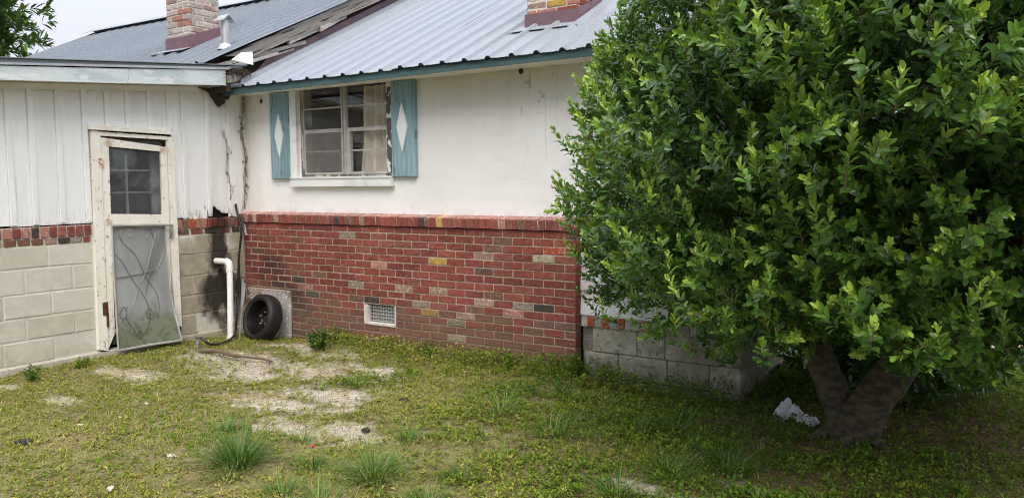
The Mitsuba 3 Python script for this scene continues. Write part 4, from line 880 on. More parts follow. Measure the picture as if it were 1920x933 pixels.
put(st + '__tee', join(tube([[-3.60, -0.955, 0.125], [-3.59, -0.885, 0.115]], 0.019, 10), tube([[-3.60, -0.925, 0.05], [-3.60, -0.918, 0.075]], 0.021, 10)), 'mat_galv_pipe', smooth=40)
put(st + '__handle', join(tube([[-3.60, -0.925, 0.13], [-3.60, -0.93, 0.165]], 0.006, 6), tube([[-3.63, -0.93, 0.165], [-3.57, -0.93, 0.167]], 0.007, 6)), 'mat_galv_pipe', smooth=40)
pf = thing('plastic_sheet', 'torn strip of clear plastic hanging beside the drain pipe', 'plastic sheet')
sv = []
for j in range(15):
    t = j / 14
    for i in range(7):
        s = i / 6
        sv.append([-3.93 + 0.10 * s + 0.36 * (1 - t) ** 1.3, -0.12 - 0.10 * s * (1 - 0.5 * t) - 0.34 * (1 - t) ** 1.3 + 0.014 * math.sin(9 * s + 6 * t), 0.0 + 0.58 * t - 0.05 * s * t])
sf = [[j * 7 + i, j * 7 + i + 1, (j + 1) * 7 + i + 1] for j in range(14) for i in range(6)] + [[j * 7 + i, (j + 1) * 7 + i + 1, (j + 1) * 7 + i] for j in range(14) for i in range(6)]
scene[pf] = mikit.ply((np.array(sv), np.array(sf)), 'mat_plastic_film', smooth=True)
tg = thing('wood_scrap', 'pale wooden scrap stuck behind the hose under the ledge', 'wood scrap')
scene[tg] = mikit.ply(hexa([[-3.99, -0.045, 1.15], [-3.965, -0.045, 1.15], [-3.93, -0.045, 1.03], [-3.955, -0.045, 1.03]], [0, 0.012, 0]), 'mat_pale_wood')
# white metal scrap and twigs on the roof corner
sc = thing('metal_scrap', 'bright white scrap of bent metal wedged between the two roofs', 'metal scrap')
scene[sc] = mikit.ply(join(hexa([[-3.72, -0.33, 2.80], [-3.64, -0.13, 2.765], [-3.655, -0.12, 2.90], [-3.70, -0.22, 2.885]], [0.004, 0.004, 0])), 'mat_trim_white')
tw = thing('twig_nest', 'small dark tangle of twigs and straw at the broken eave corner', 'nest')
ms = []
for i in range(70):
    p = np.array([-3.66, -0.30, 2.665]) + rng.normal(0, 1, 3) * [0.055, 0.05, 0.022]; d = rng.normal(0, 1, 3) * [1, 1, 0.35]; d *= 0.05 / np.linalg.norm(d)
    ms.append(tube([p - d, p + rng.normal(0, .006, 3), p + d], 0.0025, 4))
scene[tw] = mikit.ply(join(*ms), 'mat_rot')

# dried vines on the wing's wall and two mud nests
def vine(label, path, nleaf, r, side):
    k = thing('dried_vine', label, 'vine')
    ms = []
    pp = spline(path, 6); pp[:, 1] += 0.006 * np.sin(np.arange(len(pp)) * 1.7); ms.append(tube(pp, np.linspace(r, r * 0.6, len(pp)), 5))
    p2 = pp[::2] + np.array([0.008, 0.022, 0]) * np.sin(np.arange(len(pp[::2])) * 0.9)[:, None]; ms.append(tube(p2, r * 0.6, 4))
    put(k + '__stem', join(*ms), 'mat_twig')
    ms = []
    for i in range(nleaf):
        c = pp[rng.integers(len(pp))] + rng.normal(0, 1, 3) * [0.006, 0.02, 0.02]; a = rng.normal(0, 1, 3); a /= np.linalg.norm(a); b = np.cross(a, rng.normal(0, 1, 3)); b /= np.linalg.norm(b); s = rng.uniform(0.012, 0.028)
        ms.append((np.array([c - a * s, c + b * s * 0.5, c + a * s, c - b * s * 0.5 + 0.3 * s * np.cross(a, b)]), np.array([[0, 1, 2], [0, 2, 3]])))
    for i in range(nleaf // 2):
        c = pp[rng.integers(len(pp))]; q = c + [0.004, rng.normal(0, 0.05), rng.normal(0, 0.04)]; ms.append(tube([c, (c + q) / 2 + [0.008, 0, 0.012], q], 0.0016, 4))
    put(k + '__dry_leaves', join(*ms), 'mat_twig')
vine('dried brown vine climbing the inner corner up to the teal fascia', [[XC + 0.012, 0.035, 1.30], [XC + 0.012, 0.045, 1.45], [XC + 0.012, 0.065, 1.66], [XC + 0.012, 0.06, 1.9], [XC + 0.012, 0.04, 2.15], [XC + 0.012, 0.055, 2.35], [XC + 0.012, 0.06, 2.48]], 46, 0.006, 1)
vine('thin dead tendril in a crack of the boards left of the corner vine', [[XC + 0.014, -0.145, 1.40], [XC + 0.016, -0.15, 1.62], [XC + 0.016, -0.165, 1.80], [XC + 0.016, -0.175, 2.0], [XC + 0.016, -0.20, 2.12]], 14, 0.0035, 1)
for (x, z, r, lab) in [(-0.567, 2.485, 0.022, 'small dark mud nest high on the stucco near the shrub'), (-3.80, 2.43, 0.019, 'small brown mud nest left of the left shutter')]:
    k = thing('mud_nest', lab, 'nest')
    s = trimesh.creation.icosphere(2, 1.0); v = np.array(s.vertices); v = v * (1 + 0.25 * (fb(v + 5, 2.2)[:, None] - 0.5)) * [r, 0.012, r * 1.25] + [x, YW - 0.004, z]
    scene[k] = mikit.ply((v, np.array(s.faces)), 'mat_rot', smooth=True)

# ------------------------------------------------------------------ ground plants
IN = []
def in_view(x, y, margin=0.6):
    d = np.stack([x - EYE[0], y - EYE[1], np.zeros_like(x) - EYE[2]], -1)
    r = np.array([_cy, -_sy, 0.0]); f = d @ FW; s = d @ r
    dist = np.hypot(d[:, 0], d[:, 1])
    return (f > 0.5) & (np.abs(s) < 0.625 * f + margin) & (dist > 3.2) & ~((y > 0.02) & (x < XE)) & (x > XC + 0.03) & (y < 4.5)
def rand_ground(n, x0=-4.4, x1=4.2, y0=-4.6, y1=2.6):
    x = rng.uniform(x0, x1, n); y = rng.uniform(y0, y1, n); k = in_view(x, y)
    return x[k], y[k]
def quads_leaf(c, a, b, nrm, L, Wd, fold=0.15):
    """n leaves: c base points, a axis, b side, nrm normal; 6 points each, 4 triangles"""
    n = len(c); L = L[:, None]; Wd = Wd[:, None]
    v = np.empty((n, 6, 3))
    v[:, 0] = c; v[:, 1] = c + a * L * 0.38 + b * Wd * 0.5 + nrm * L * fold; v[:, 2] = c + a * L * 0.38 - b * Wd * 0.5 + nrm * L * fold
    v[:, 3] = c + a * L * 0.72 + b * Wd * 0.38 + nrm * L * fold * 0.8; v[:, 4] = c + a * L * 0.72 - b * Wd * 0.38 + nrm * L * fold * 0.8; v[:, 5] = c + a * L - nrm * L * 0.05
    t = np.array([[0, 1, 3], [0, 3, 5], [0, 5, 4], [0, 4, 2]])
    f = (np.arange(n)[:, None, None] * 6 + t).reshape(-1, 3)
    return v.reshape(-1, 3), f
def frame(a):
    up = np.tile([0.0, 0, 1], (len(a), 1)); b = np.cross(a, up); b /= np.maximum(np.linalg.norm(b, axis=1, keepdims=True), 1e-6); return b, np.cross(b, a)
def lush(x, y):
    """0 dry thin lawn to the left, 1 thick damp weeds by the wall and shrub to the right"""
    w = meshkit.fbm(np.stack([x * 1.3, y * 1.3, np.full_like(x, 3.0)], -1)) - 0.5
    return np.clip(0.42 + 0.34 * (x - 0.1) + 0.20 * (y + 1.6) + 1.3 * w, 0, 1)
def shrubshade(x, y): return np.clip(1.2 - np.hypot((x - 2.5) / 1.5, (y + 0.1) / 1.2), 0, 1)
x, y = rand_ground(118000)
S = sand_np(x, y); lu = lush(x, y); ss = shrubshade(x, y)
patch = meshkit.fbm(np.stack([x * 4.5, y * 4.5, np.full_like(x, 9.0)], -1)); patch2 = meshkit.fbm(np.stack([x * 1.6, y * 1.6, np.full_like(x, 2.0)], -1))
near_wall = np.exp(-((y + 0.12) / 0.16) ** 2) * (x > -2.6) * (x < 0.1) + np.exp(-((y - 0.0) / 0.2) ** 2) * (x > 0.1) * (x < 1.3)
dens = (0.40 + 0.60 * lu) * (1 - 0.86 * S) * (1 - 0.82 * ss) * np.clip(0.55 + 3.0 * (patch - 0.38), 0.2, 1)
k = rng.random(len(x)) < np.clip(dens + 0.5 * near_wall, 0, 1)
x, y, lu, patch, patch2, near_wall = x[k], y[k], lu[k], patch[k], patch2[k], near_wall[k]
cl_n = rng.integers(4, 10, len(x)); idx = np.repeat(np.arange(len(x)), cl_n); n = len(idx)
size = rng.uniform(0.5, 1.2, len(x)) * (0.85 + 0.25 * lu + 0.35 * near_wall)
ctone = np.clip(0.50 - 0.27 * lu + 0.55 * (patch2 - 0.5) + rng.normal(0, 0.10, len(x)) - 0.08 * near_wall, 0.02, 0.80)
az = rng.uniform(0, 2 * PI, n); t = rng.random(n)
tilt = 1.05 * t - 0.15 + rng.normal(0, 0.25, n)
a = np.stack([np.cos(az) * np.cos(tilt), np.sin(az) * np.cos(tilt), np.sin(tilt)], 1); b, nr = frame(a)
hh = (0.010 + 0.030 * lu + 0.09 * near_wall)[idx] * size[idx] * t ** 0.8
rr_ = 0.014 * size[idx] * rng.random(n)
px_, py_ = x[idx] + rr_ * np.cos(az), y[idx] + rr_ * np.sin(az)
kk_ = ~((py_ > -0.012) & (px_ < XE))
c = np.stack([px_, py_, ground_z(px_, py_) + hh + 0.001], 1)
L = rng.uniform(0.012, 0.026, n) * size[idx]; Wd = L * rng.uniform(0.42, 0.72, n)
tone = np.clip(ctone[idx] + rng.normal(0, 0.05, n) - 0.10 * t + 0.04, 0.0, 0.88)
rnd = np.clip(0.25 + 0.5 * t + rng.normal(0, 0.18, n), 0, 1)
v, f = quads_leaf(c[kk_], a[kk_], b[kk_], nr[kk_], L[kk_], Wd[kk_])
put('ground_weeds', (v, f), 'mat_weed', uv=np.repeat(np.stack([tone[kk_], rnd[kk_]], 1), 6, 0)); tag('ground_weeds', 'low mat of small leafed yard weeds over the soil', kind='stuff')
print('weed leaves', int(kk_.sum()))
# short grass and dry straw
x, y = rand_ground(330000)
S = sand_np(x, y); lu = lush(x, y); ss = shrubshade(x, y)
pg_ = meshkit.fbm(np.stack([x * 3.2, y * 3.2, np.full_like(x, 6.0)], -1))
k = rng.random(len(x)) < np.clip((1.0 - 0.55 * lu) * (1 - 0.76 * S) * (1 - 0.7 * ss) * np.clip(0.5 + 3 * (pg_ - 0.42), 0.25, 1), 0.03, 1)
x, y, lu = x[k], y[k], lu[k]; n = len(x)
def blades(x, y, z, Lb, wd, az, lean, curve, tone, rnd):
    n = len(x); d = np.stack([np.cos(az), np.sin(az), np.zeros(n)], 1); sd = np.stack([-np.sin(az), np.cos(az), np.zeros(n)], 1)
    p = np.stack([x, y, z], 1); th = PI / 2 - lean; rows = []
    for i, t in enumerate((0, 0.35, 0.7, 1.0)):
        if i:
            th = th - curve / 3; st = Lb[:, None] * 0.345
            p = p + (d * np.cos(th)[:, None] + np.array([0, 0, 1.0]) * np.sin(th)[:, None]) * st
        wv = wd[:, None] * (1 - t) ** 0.7 * 0.5 if i < 3 else 0
        rows += [p - sd * wv, p + sd * wv] if i < 3 else [p]
    v = np.stack(rows, 1); t = np.array([[0, 1, 3], [0, 3, 2], [2, 3, 5], [2, 5, 4], [4, 5, 6]])
    f = (np.arange(n)[:, None, None] * 7 + t).reshape(-1, 3)
    return v.reshape(-1, 3), f, np.repeat(np.stack([tone, rnd], 1), 7, 0)
dry = rng.random(n) < 0.72; print('blades', n)
v, f, uv = blades(x, y, ground_z(x, y) - 0.003, rng.uniform(0.02, 0.07, n), rng.uniform(0.0025, 0.005, n), rng.uniform(0, 2 * PI, n), rng.uniform(0.3, 1.5, n), rng.uniform(0, 0.9, n), np.where(dry & (rng.random(n) > 0.5 * lu), rng.uniform(0.45, 0.80, n), rng.uniform(0.18, 0.5, n)), rng.random(n))
put('short_grass', (v, f), 'mat_weed', uv=uv); tag('short_grass', 'short thin lawn grass mixed with dry straw', kind='stuff')
# fallen brown leaves and twigs
x, y = rand_ground(15000)
k = rng.random(len(x)) < 0.04 + 0.9 * shrubshade(x, y) + 0.10 * (x > 0.6)
x, y = x[k], y[k]; n = len(x); az = rng.uniform(0, 2 * PI, n); ti = rng.normal(0.05, 0.25, n)
a = np.stack([np.cos(az) * np.cos(ti), np.sin(az) * np.cos(ti), np.sin(ti)], 1); b, nr = frame(a)
v, f = quads_leaf(np.stack([x, y, ground_z(x, y) + 0.006], 1), a, b, nr, rng.uniform(0.02, 0.05, n), rng.uniform(0.010, 0.022, n), 0.08)
put('leaf_litter', (v, f), 'mat_weed', uv=np.repeat(np.stack([np.where(rng.random(n) < 0.75, 1.0, 0.78), rng.random(n)], 1), 6, 0)); tag('leaf_litter', 'scattered brown fallen leaves on the ground', kind='stuff')
# grass tufts
TUFTS = [(-0.60, -2.83, 0.30, 230, 0.10, 0.2, 'largest dark green grass tuft, left of centre in the yard'), (0.18, -2.58, 0.24, 190, 0.105, 0.5, 'pale green drooping grass tuft with many arching blades'), (-1.21, -2.44, 0.15, 55, 0.045, 0.3, 'small grass tuft behind the largest tuft'), (-0.61, -2.35, 0.19, 20, 0.03, 0.4, 'sparse tuft of few long blades right of the largest tuft'),
         (-0.20, -2.655, 0.14, 70, 0.07, 0.15, 'low dark grass tuft with a red petal on top'), (-1.31, -1.18, 0.15, 45, 0.06, 0.25, 'grass tuft on the edge of the bare sand patch'), (-0.03, -2.03, 0.19, 40, 0.035, 0.35, 'narrow upright grass tuft in the middle of the yard'), (0.11, -1.28, 0.30, 60, 0.08, 0.6, 'tall pale grass tuft in front of the brick wall'),
         (0.64, -1.40, 0.26, 60, 0.13, 0.4, 'wide loose grass tuft between the pale tall tuft and the shrub'), (0.59, -2.34, 0.17, 70, 0.07, 0.25, 'mid green grass tuft near the front, right of the drooping tuft'), (0.61, -2.66, 0.15, 60, 0.07, 0.4, 'front grass tuft at the bottom edge, right of the drooping tuft'), (0.67, -2.03, 0.13, 45, 0.10, 0.3, 'flat spreading grass tuft ahead of a brown bare spot'),
         (1.24, -0.96, 0.24, 75, 0.12, 0.1, 'dark grass tuft in front of the grey blocks'), (1.756, -1.49, 0.25, 110, 0.10, 0.2, 'dark arching grass tuft nearest the trunk of the shrub'), (1.52, -1.73, 0.24, 90, 0.08, 0.35, 'arching grass tuft beside bare soil, left of the tuft nearest the trunk'), (1.41, -2.13, 0.22, 75, 0.06, 0.3, 'grass tuft at the bottom edge below the shrub'),
         (0.28, -0.55, 0.22, 30, 0.10, 0.3, 'thin grass tuft close to the brick corner'), (-0.48, -3.02, 0.13, 40, 0.05, 0.4, 'small tuft in front of the largest tuft'), (-0.03, -3.01, 0.14, 60, 0.09, 0.3, 'bright short tuft at the bottom edge below the red petal'), (0.18, -2.95, 0.17, 45, 0.08, 0.45, 'bright grass tuft at the bottom edge left of the drooping tuft'),
         (1.05, -1.05, 0.22, 45, 0.08, 0.1, 'darkest grass tuft left of the tuft in front of the grey blocks'), (-1.5, -1.35, 0.08, 35, 0.05, 0.45, 'tiny tuft in the middle of the sand')]
for (x0, y0, hh, nb, sp, tn, lab) in TUFTS:
    nb = int(nb * 1.5)
    r = np.sqrt(rng.random(nb)) * sp; q = rng.uniform(0, 2 * PI, nb)
    bx, by = x0 + r * np.cos(q), y0 + r * np.sin(q)
    az = q + rng.normal(0, 0.5, nb); lean = 0.12 + 0.75 * (r / sp) * rng.uniform(0.5, 1.1, nb)
    Lb = hh * rng.uniform(0.55, 1.15, nb)
    tone = np.clip(rng.normal(tn, 0.15, nb), 0, 0.6); dead = rng.random(nb) < 0.10 + 0.1 * (tn > 0.45); tone = np.where(dead, rng.uniform(0.7, 1.0, nb), tone); lean = np.where(dead, lean + 0.5, lean)
    v, f, uv = blades(bx, by, ground_z(bx, by) - 0.01, Lb, rng.uniform(0.0045, 0.0085, nb), az, lean, rng.uniform(0.2, 1.3, nb), tone, rng.random(nb))
    k = put('grass_tuft', (v, f), 'mat_blade', uv=uv); tag(k, lab, 'grass tuft', 'grass tufts in the yard')
# broad leafed herbs along the wall
def herb(x0, y0, hh, nst, leafL, tone, lab):
    cs, as_, Ls = [], [], []
    for s in range(nst):
        q = rng.uniform(0, 2 * PI); ln = rng.uniform(0.0, 0.38); H_ = hh * rng.uniform(0.6, 1.05)
        for t in np.linspace(0.2, 1, max(4, int(H_ / 0.022))):
            for m in range(2):
                p = np.array([x0 + 0.035 * math.cos(q) + math.cos(q) * ln * H_ * t, y0 + 0.035 * math.sin(q) + math.sin(q) * ln * H_ * t, H_ * t])
                aa = rng.uniform(0, 2 * PI); tl = rng.uniform(0.0, 0.7)
                cs.append(p); as_.append([math.cos(aa) * math.cos(tl), math.sin(aa) * math.cos(tl), math.sin(tl)]); Ls.append(leafL * rng.uniform(0.6, 1.1))
    cs, as_, Ls = np.array(cs), np.array(as_), np.array(Ls); cs[:, 2] += ground_z(cs[:, 0], cs[:, 1]); b, nr = frame(as_)
    v, f = quads_leaf(cs, as_, b, nr, Ls, Ls * 0.45, 0.12); n = len(cs)
    k = put('weed_plant', (v, f), 'mat_weed', uv=np.repeat(np.stack([np.clip(rng.normal(tone, 0.08, n), 0, 0.5), rng.random(n)], 1), 6, 0)); tag(k, lab, 'weed', 'leafy weeds at the foot of the walls')
herb(-2.50, -0.42, 0.22, 16, 0.05, 0.03, 'dark green leafy weed right of the tire')
herb(-2.62, -0.12, 0.17, 10, 0.04, 0.15, 'light leafy weed against the brick behind the dark green weed')
herb(-1.95, -0.10, 0.13, 12, 0.035, 0.30, 'yellow green weed under the foundation vent')
herb(-1.45, -0.14, 0.15, 12, 0.035, 0.28, 'yellow green weed right of the foundation vent')
herb(-0.95, -0.13, 0.12, 12, 0.034, 0.22, 'leafy weed at the middle of the brick wall foot')
herb(-0.55, -0.12, 0.14, 14, 0.036, 0.20, 'leafy weed near the right end of the brick wall')
herb(0.08, -0.08, 0.20, 20, 0.036, 0.10, 'bushy green weed at the right corner of the brick wall')
herb(0.30, 0.0, 0.17, 14, 0.034, 0.10, 'green weed at the left end of the grey blocks')
herb(0.62, 0.0, 0.14, 12, 0.034, 0.08, 'green weed below the middle of the grey blocks')
herb(-3.70, -2.40, 0.12, 14, 0.04, 0.12, 'green weed at the foot of the pale block wall on the left')
herb(-3.78, -1.95, 0.08, 10, 0.05, 0.42, 'yellowing broad weed at the foot of the pale block wall')
# litter
def blob(name, lab, cat, c, size, mat, sub=2, rough=0.5, seed=0):
    s = trimesh.creation.icosphere(sub, 1.0); v = np.array(s.vertices); v = v * (1 + rough * (fb(v + seed * 3.7, 1.9)[:, None] - 0.5) * 2) * size
    v = v + np.array([c[0], c[1], float(ground_z(np.array([c[0]]), np.array([c[1]]))[0]) + c[2]])
    k = thing(name, lab, cat); scene[k] = mikit.ply((v, np.array(s.faces)), mat); return k
def crumple(name, lab, c, size, seed, turn):
    n = 34; a = np.linspace(-1, 1, n); A, B = np.meshgrid(a, a, indexing='ij'); q = np.stack([A, B, np.full_like(A, seed * 3.3)], -1)
    f1 = np.abs(meshkit.fbm(q * 1.7 + seed) - 0.5) * 2; f2 = np.abs(meshkit.fbm(q * 4.1 + 2 * seed) - 0.5) * 2
    rad = np.sqrt(A ** 2 + B ** 2); keep = 1 - 0.35 * np.clip(rad - 0.75, 0, 1)
    X = (A * keep + 0.5 * (meshkit.fbm(q * 2.2 + 9) - 0.5)) * size[0]; Y = (B * keep + 0.5 * (meshkit.fbm(q * 2.2 + 5) - 0.5)) * size[1]
    f3 = np.abs(meshkit.fbm(q * 8.3 + seed) - 0.5) * 2
    Z = np.clip(1.1 - rad, 0.0, 1) ** 0.5 * size[2] * (0.25 + 2.2 * f1) - 0.9 * size[2] * f2 - 0.35 * size[2] * f3 + 0.03
    ca, sa = math.cos(turn), math.sin(turn)
    v = np.stack([c[0] + ca * X - sa * Y, c[1] + sa * X + ca * Y, np.maximum(Z, 0.004) + float(ground_z(np.array([c[0]]), np.array([c[1]]))[0]) + c[2]], -1).reshape(-1, 3)
    ii, jj = np.meshgrid(np.arange(n - 1), np.arange(n - 1), indexing='ij'); p = (ii * n + jj).ravel()
    k = thing(name, lab, 'plastic bag'); scene[k] = mikit.ply((v, np.vstack([np.stack([p, p + n, p + n + 1], 1), np.stack([p, p + n + 1, p + 1], 1)])), 'mat_white_plastic', smooth=35); return k
crumple('plastic_bag', 'crumpled white plastic bag standing up left of the trunk', (1.75, -0.24, 0.0), [0.10, 0.06, 0.085], 3, 0.4)
crumple('plastic_bag', 'flat crumpled pale plastic bag right against the trunk foot', (1.90, -0.33, 0.0), [0.085, 0.06, 0.05], 8, -0.5)
k = blob('red_petal', 'small red petal on the low dark grass tuft', 'petal', (-0.21, -2.64, 0.125), [0.010, 0.008, 0.011], 'mat_red', 1, 0.3, 1)
scene['mat_red'] = principled((0.55, 0.03, 0.02), 0.5, 0.3)
for i, (x, y, sx, lab) in enumerate([(-2.23, -2.345, 0.03, 'white stone chip farthest from the camera on the left lawn'), (-2.09, -2.62, 0.045, 'largest white stone chip on the left lawn'), (-2.15, -2.87, 0.03, 'white stone chip nearest the left edge of the lawn'), (-1.05, -2.95, 0.035, 'flat white stone chip left of the small front tuft'), (-1.45, -1.20, 0.025, 'white stone chip on the sand patch'), (-2.1, -1.75, 0.02, 'small white stone chip in the lawn before the door')]):
    blob('stone_chip', lab, 'stone', (x, y, 0.004), [sx * 0.85, sx * 0.5, 0.008], 'mat_stone', 3, 0.95, i + 20)
scene['mat_stone'] = principled(proc(lambda p, n, uv: C([0.50, 0.46, 0.39]) * (0.6 + 0.7 * fbm(p.x * 60, p.y * 60, p.z * 60, 3))), 0.8, 0.2)
blob('flat_stone', 'dark grey stone lying in the lawn near the left edge', 'stone', (-2.04, -3.28, 0.012), [0.06, 0.035, 0.010], 'mat_clod', 3, 0.9, 40)
blob('dark_clod', 'black clod in the lawn in front of the middle of the brick wall', 'clod', (-0.69, -1.31, 0.006), [0.04, 0.025, 0.016], 'mat_clod', 3, 0.9, 41)
blob('dark_clod', 'dark clod behind the drooping tuft', 'clod', (-0.42, -2.0, 0.006), [0.028, 0.022, 0.012], 'mat_clod', 3, 0.9, 42)
scene['mat_clod'] = principled((0.05, 0.043, 0.04), 0.9, 0.1)
kk = thing('fallen_leaf', 'pale dry curled leaf at the bottom edge of the yard', 'leaf')
lv, lf = quads_leaf(np.array([[-0.82, -3.45, float(ground_z(np.array([-0.8]), np.array([-3.47]))[0]) + 0.035]]), np.array([[0.8, -0.6, 0.02]]), np.array([[0.6, 0.8, 0.0]]), np.array([[0.0, 0, 1]]), np.array([0.085]), np.array([0.035]), 0.06)
scene[kk] = mikit.ply((lv, lf), 'mat_stone')
br = thing('fallen_branch', 'dark rotten branch lying on the ground between tap and tire', 'branch')
scene[br] = mikit.ply(tube(spline([[-3.45, -1.02, 0.015], [-3.2, -0.98, 0.03], [-2.95, -1.0, 0.022], [-2.7, -0.96, 0.02], [-2.5, -0.98, 0.015]], 5), [0.018] * 12 + [0.012] * 9, 7), 'mat_twig', smooth=40)
ms = []
for i in range(60):
    x0, y0 = rng.uniform(-3.3, -1.2), rng.uniform(-1.7, -0.4); q = rng.uniform(0, 2 * PI); L_ = rng.uniform(0.03, 0.12); z0 = float(ground_z(np.array([x0]), np.array([y0]))[0]) + 0.006
    ms.append(tube([[x0, y0, z0], [x0 + math.cos(q) * L_ / 2, y0 + math.sin(q) * L_ / 2, z0 + 0.006], [x0 + math.cos(q) * L_, y0 + math.sin(q) * L_, z0]], 0.0025, 4))
put('fallen_twigs', join(*ms), 'mat_twig'); tag('fallen_twigs', 'small twigs scattered over the sandy ground', kind='stuff')

# ------------------------------------------------------------------ evergreen shrub
SH = thing('evergreen_shrub', 'huge glossy evergreen shrub with two leaning trunks at the house corner', 'shrub')
CC = np.array([2.50, -0.86, 2.12]); CR = np.array([1.92, 1.92, 1.66])
put(SH + '__trunk', rough(tube(spline([[2.20, -0.53, -0.15], [2.165, -0.52, 0.08], [2.06, -0.50, 0.32], [1.94, -0.48, 0.62], [1.86, -0.5, 1.1]], 22), np.interp(np.linspace(0, 1, 89), [0, 0.14, 0.22, 0.5, 0.75, 1], [0.135, 0.125, 0.10, 0.088, 0.08, 0.072]), 40), 0.016, 9, 4.5), 'mat_bark', smooth=True, label='darker trunk leaning left')
put(SH + '__trunk', rough(tube(spline([[2.21, -0.55, -0.15], [2.245, -0.56, 0.08], [2.39, -0.58, 0.36], [2.545, -0.60, 0.62], [2.72, -0.62, 1.1]], 22), np.interp(np.linspace(0, 1, 89), [0, 0.14, 0.24, 0.5, 0.75, 1], [0.155, 0.14, 0.118, 0.112, 0.105, 0.095]), 44), 0.018, 8, 5), 'mat_bark', smooth=True, label='thick trunk leaning right')
ro = []
for q, L_ in ((3.6, 0.24), (4.7, 0.20), (5.7, 0.24)):
    d = np.array([math.cos(q), math.sin(q), 0]); p0 = np.array([2.21, -0.54, 0.0]) + d * 0.08
    ro.append(rough(tube(spline([p0 + [0, 0, 0.09], p0 + d * L_ * 0.4 + [0, 0, 0.025], p0 + d * L_ + [0, 0, -0.05]], 8), np.linspace(0.05, 0.014, 17), 14), 0.010, 12, 12))
put(SH + '__roots', join(*ro), 'mat_bark', smooth=True)
lim = []
for q in np.linspace(0, 2 * PI, 15)[:-1]:
    for el in (0.25, 0.75):
        e = CC + CR * 0.72 * np.array([math.cos(q) * math.cos(el), math.sin(q) * math.cos(el), math.sin(el) - 0.25]) + rng.normal(0, 0.12, 3)
        s = np.array([1.87, -0.5, 1.05]) if e[0] < 2.3 else np.array([2.70, -0.62, 1.05])
        s = s + rng.normal(0, 0.03, 3)
        lim.append(tube(spline([s, s * 0.6 + e * 0.4 + rng.normal(0, 0.09, 3) + [0, 0, 0.05], e], 5), np.linspace(0.04, 0.008, 11), 6))
put(SH + '__limbs', join(*lim), 'mat_bark', smooth=60)
def crown_points(n, lo, hi, seed, CC=CC, CR=CR):
    g = np.random.default_rng(seed); d = g.normal(0, 1, (n, 3)); d /= np.linalg.norm(d, axis=1, keepdims=True)
    lump = meshkit.fbm(d * 2.3 + 11.0); lump2 = meshkit.fbm(d * 6.5 + 3.0)
    R = 1.0 + 0.68 * (lump - 0.5) + 0.36 * (lump2 - 0.5)
    q = g.uniform(lo, hi, n)
    return CC + d * CR * (R * q)[:, None], d, lump2
def ok(p):
    bad = (p[:, 1] > 0.0) & (p[:, 0] < XE + 0.06) & (p[:, 2] < 2.6)
    bad |= (p[:, 0] < 1.66) & (p[:, 1] > -0.33) & (p[:, 2] > 2.38) & (p[:, 2] < 2.60 + RS * np.maximum(p[:, 1] + 0.25, 0))
    w = 0.16 * np.sin(p[:, 2] * 7.0 + p[:, 1] * 3) * np.sin(p[:, 2] * 3.1)
    left = np.interp(p[:, 2], [0.5, 0.65, 0.8, 1.2, 1.45, 1.9, 2.2, 2.5, 2.8, 4.0], [0.85, 0.58, 0.38, 0.20, 0.10, 0.30, 0.42, 0.66, 0.90, 1.3])
    bad |= p[:, 0] < left + 0.55 * np.maximum(0, -0.6 - p[:, 1]) + 0.5 * w + 0.05
    bad |= p[:, 2] < np.where(p[:, 0] < 1.9, 0.71 - 0.05 * p[:, 0], 0.62) + 0.12 * np.maximum(0, -1.0 - p[:, 1]) + 0.08 * np.clip((p[:, 0] - 2.75) * 2.5, 0, 1) + 0.05 * np.sin(p[:, 0] * 6)
    return ~bad
LV, LA, LB_, LN, LL, LW, LT = [], [], [], [], [], [], []
stems = []
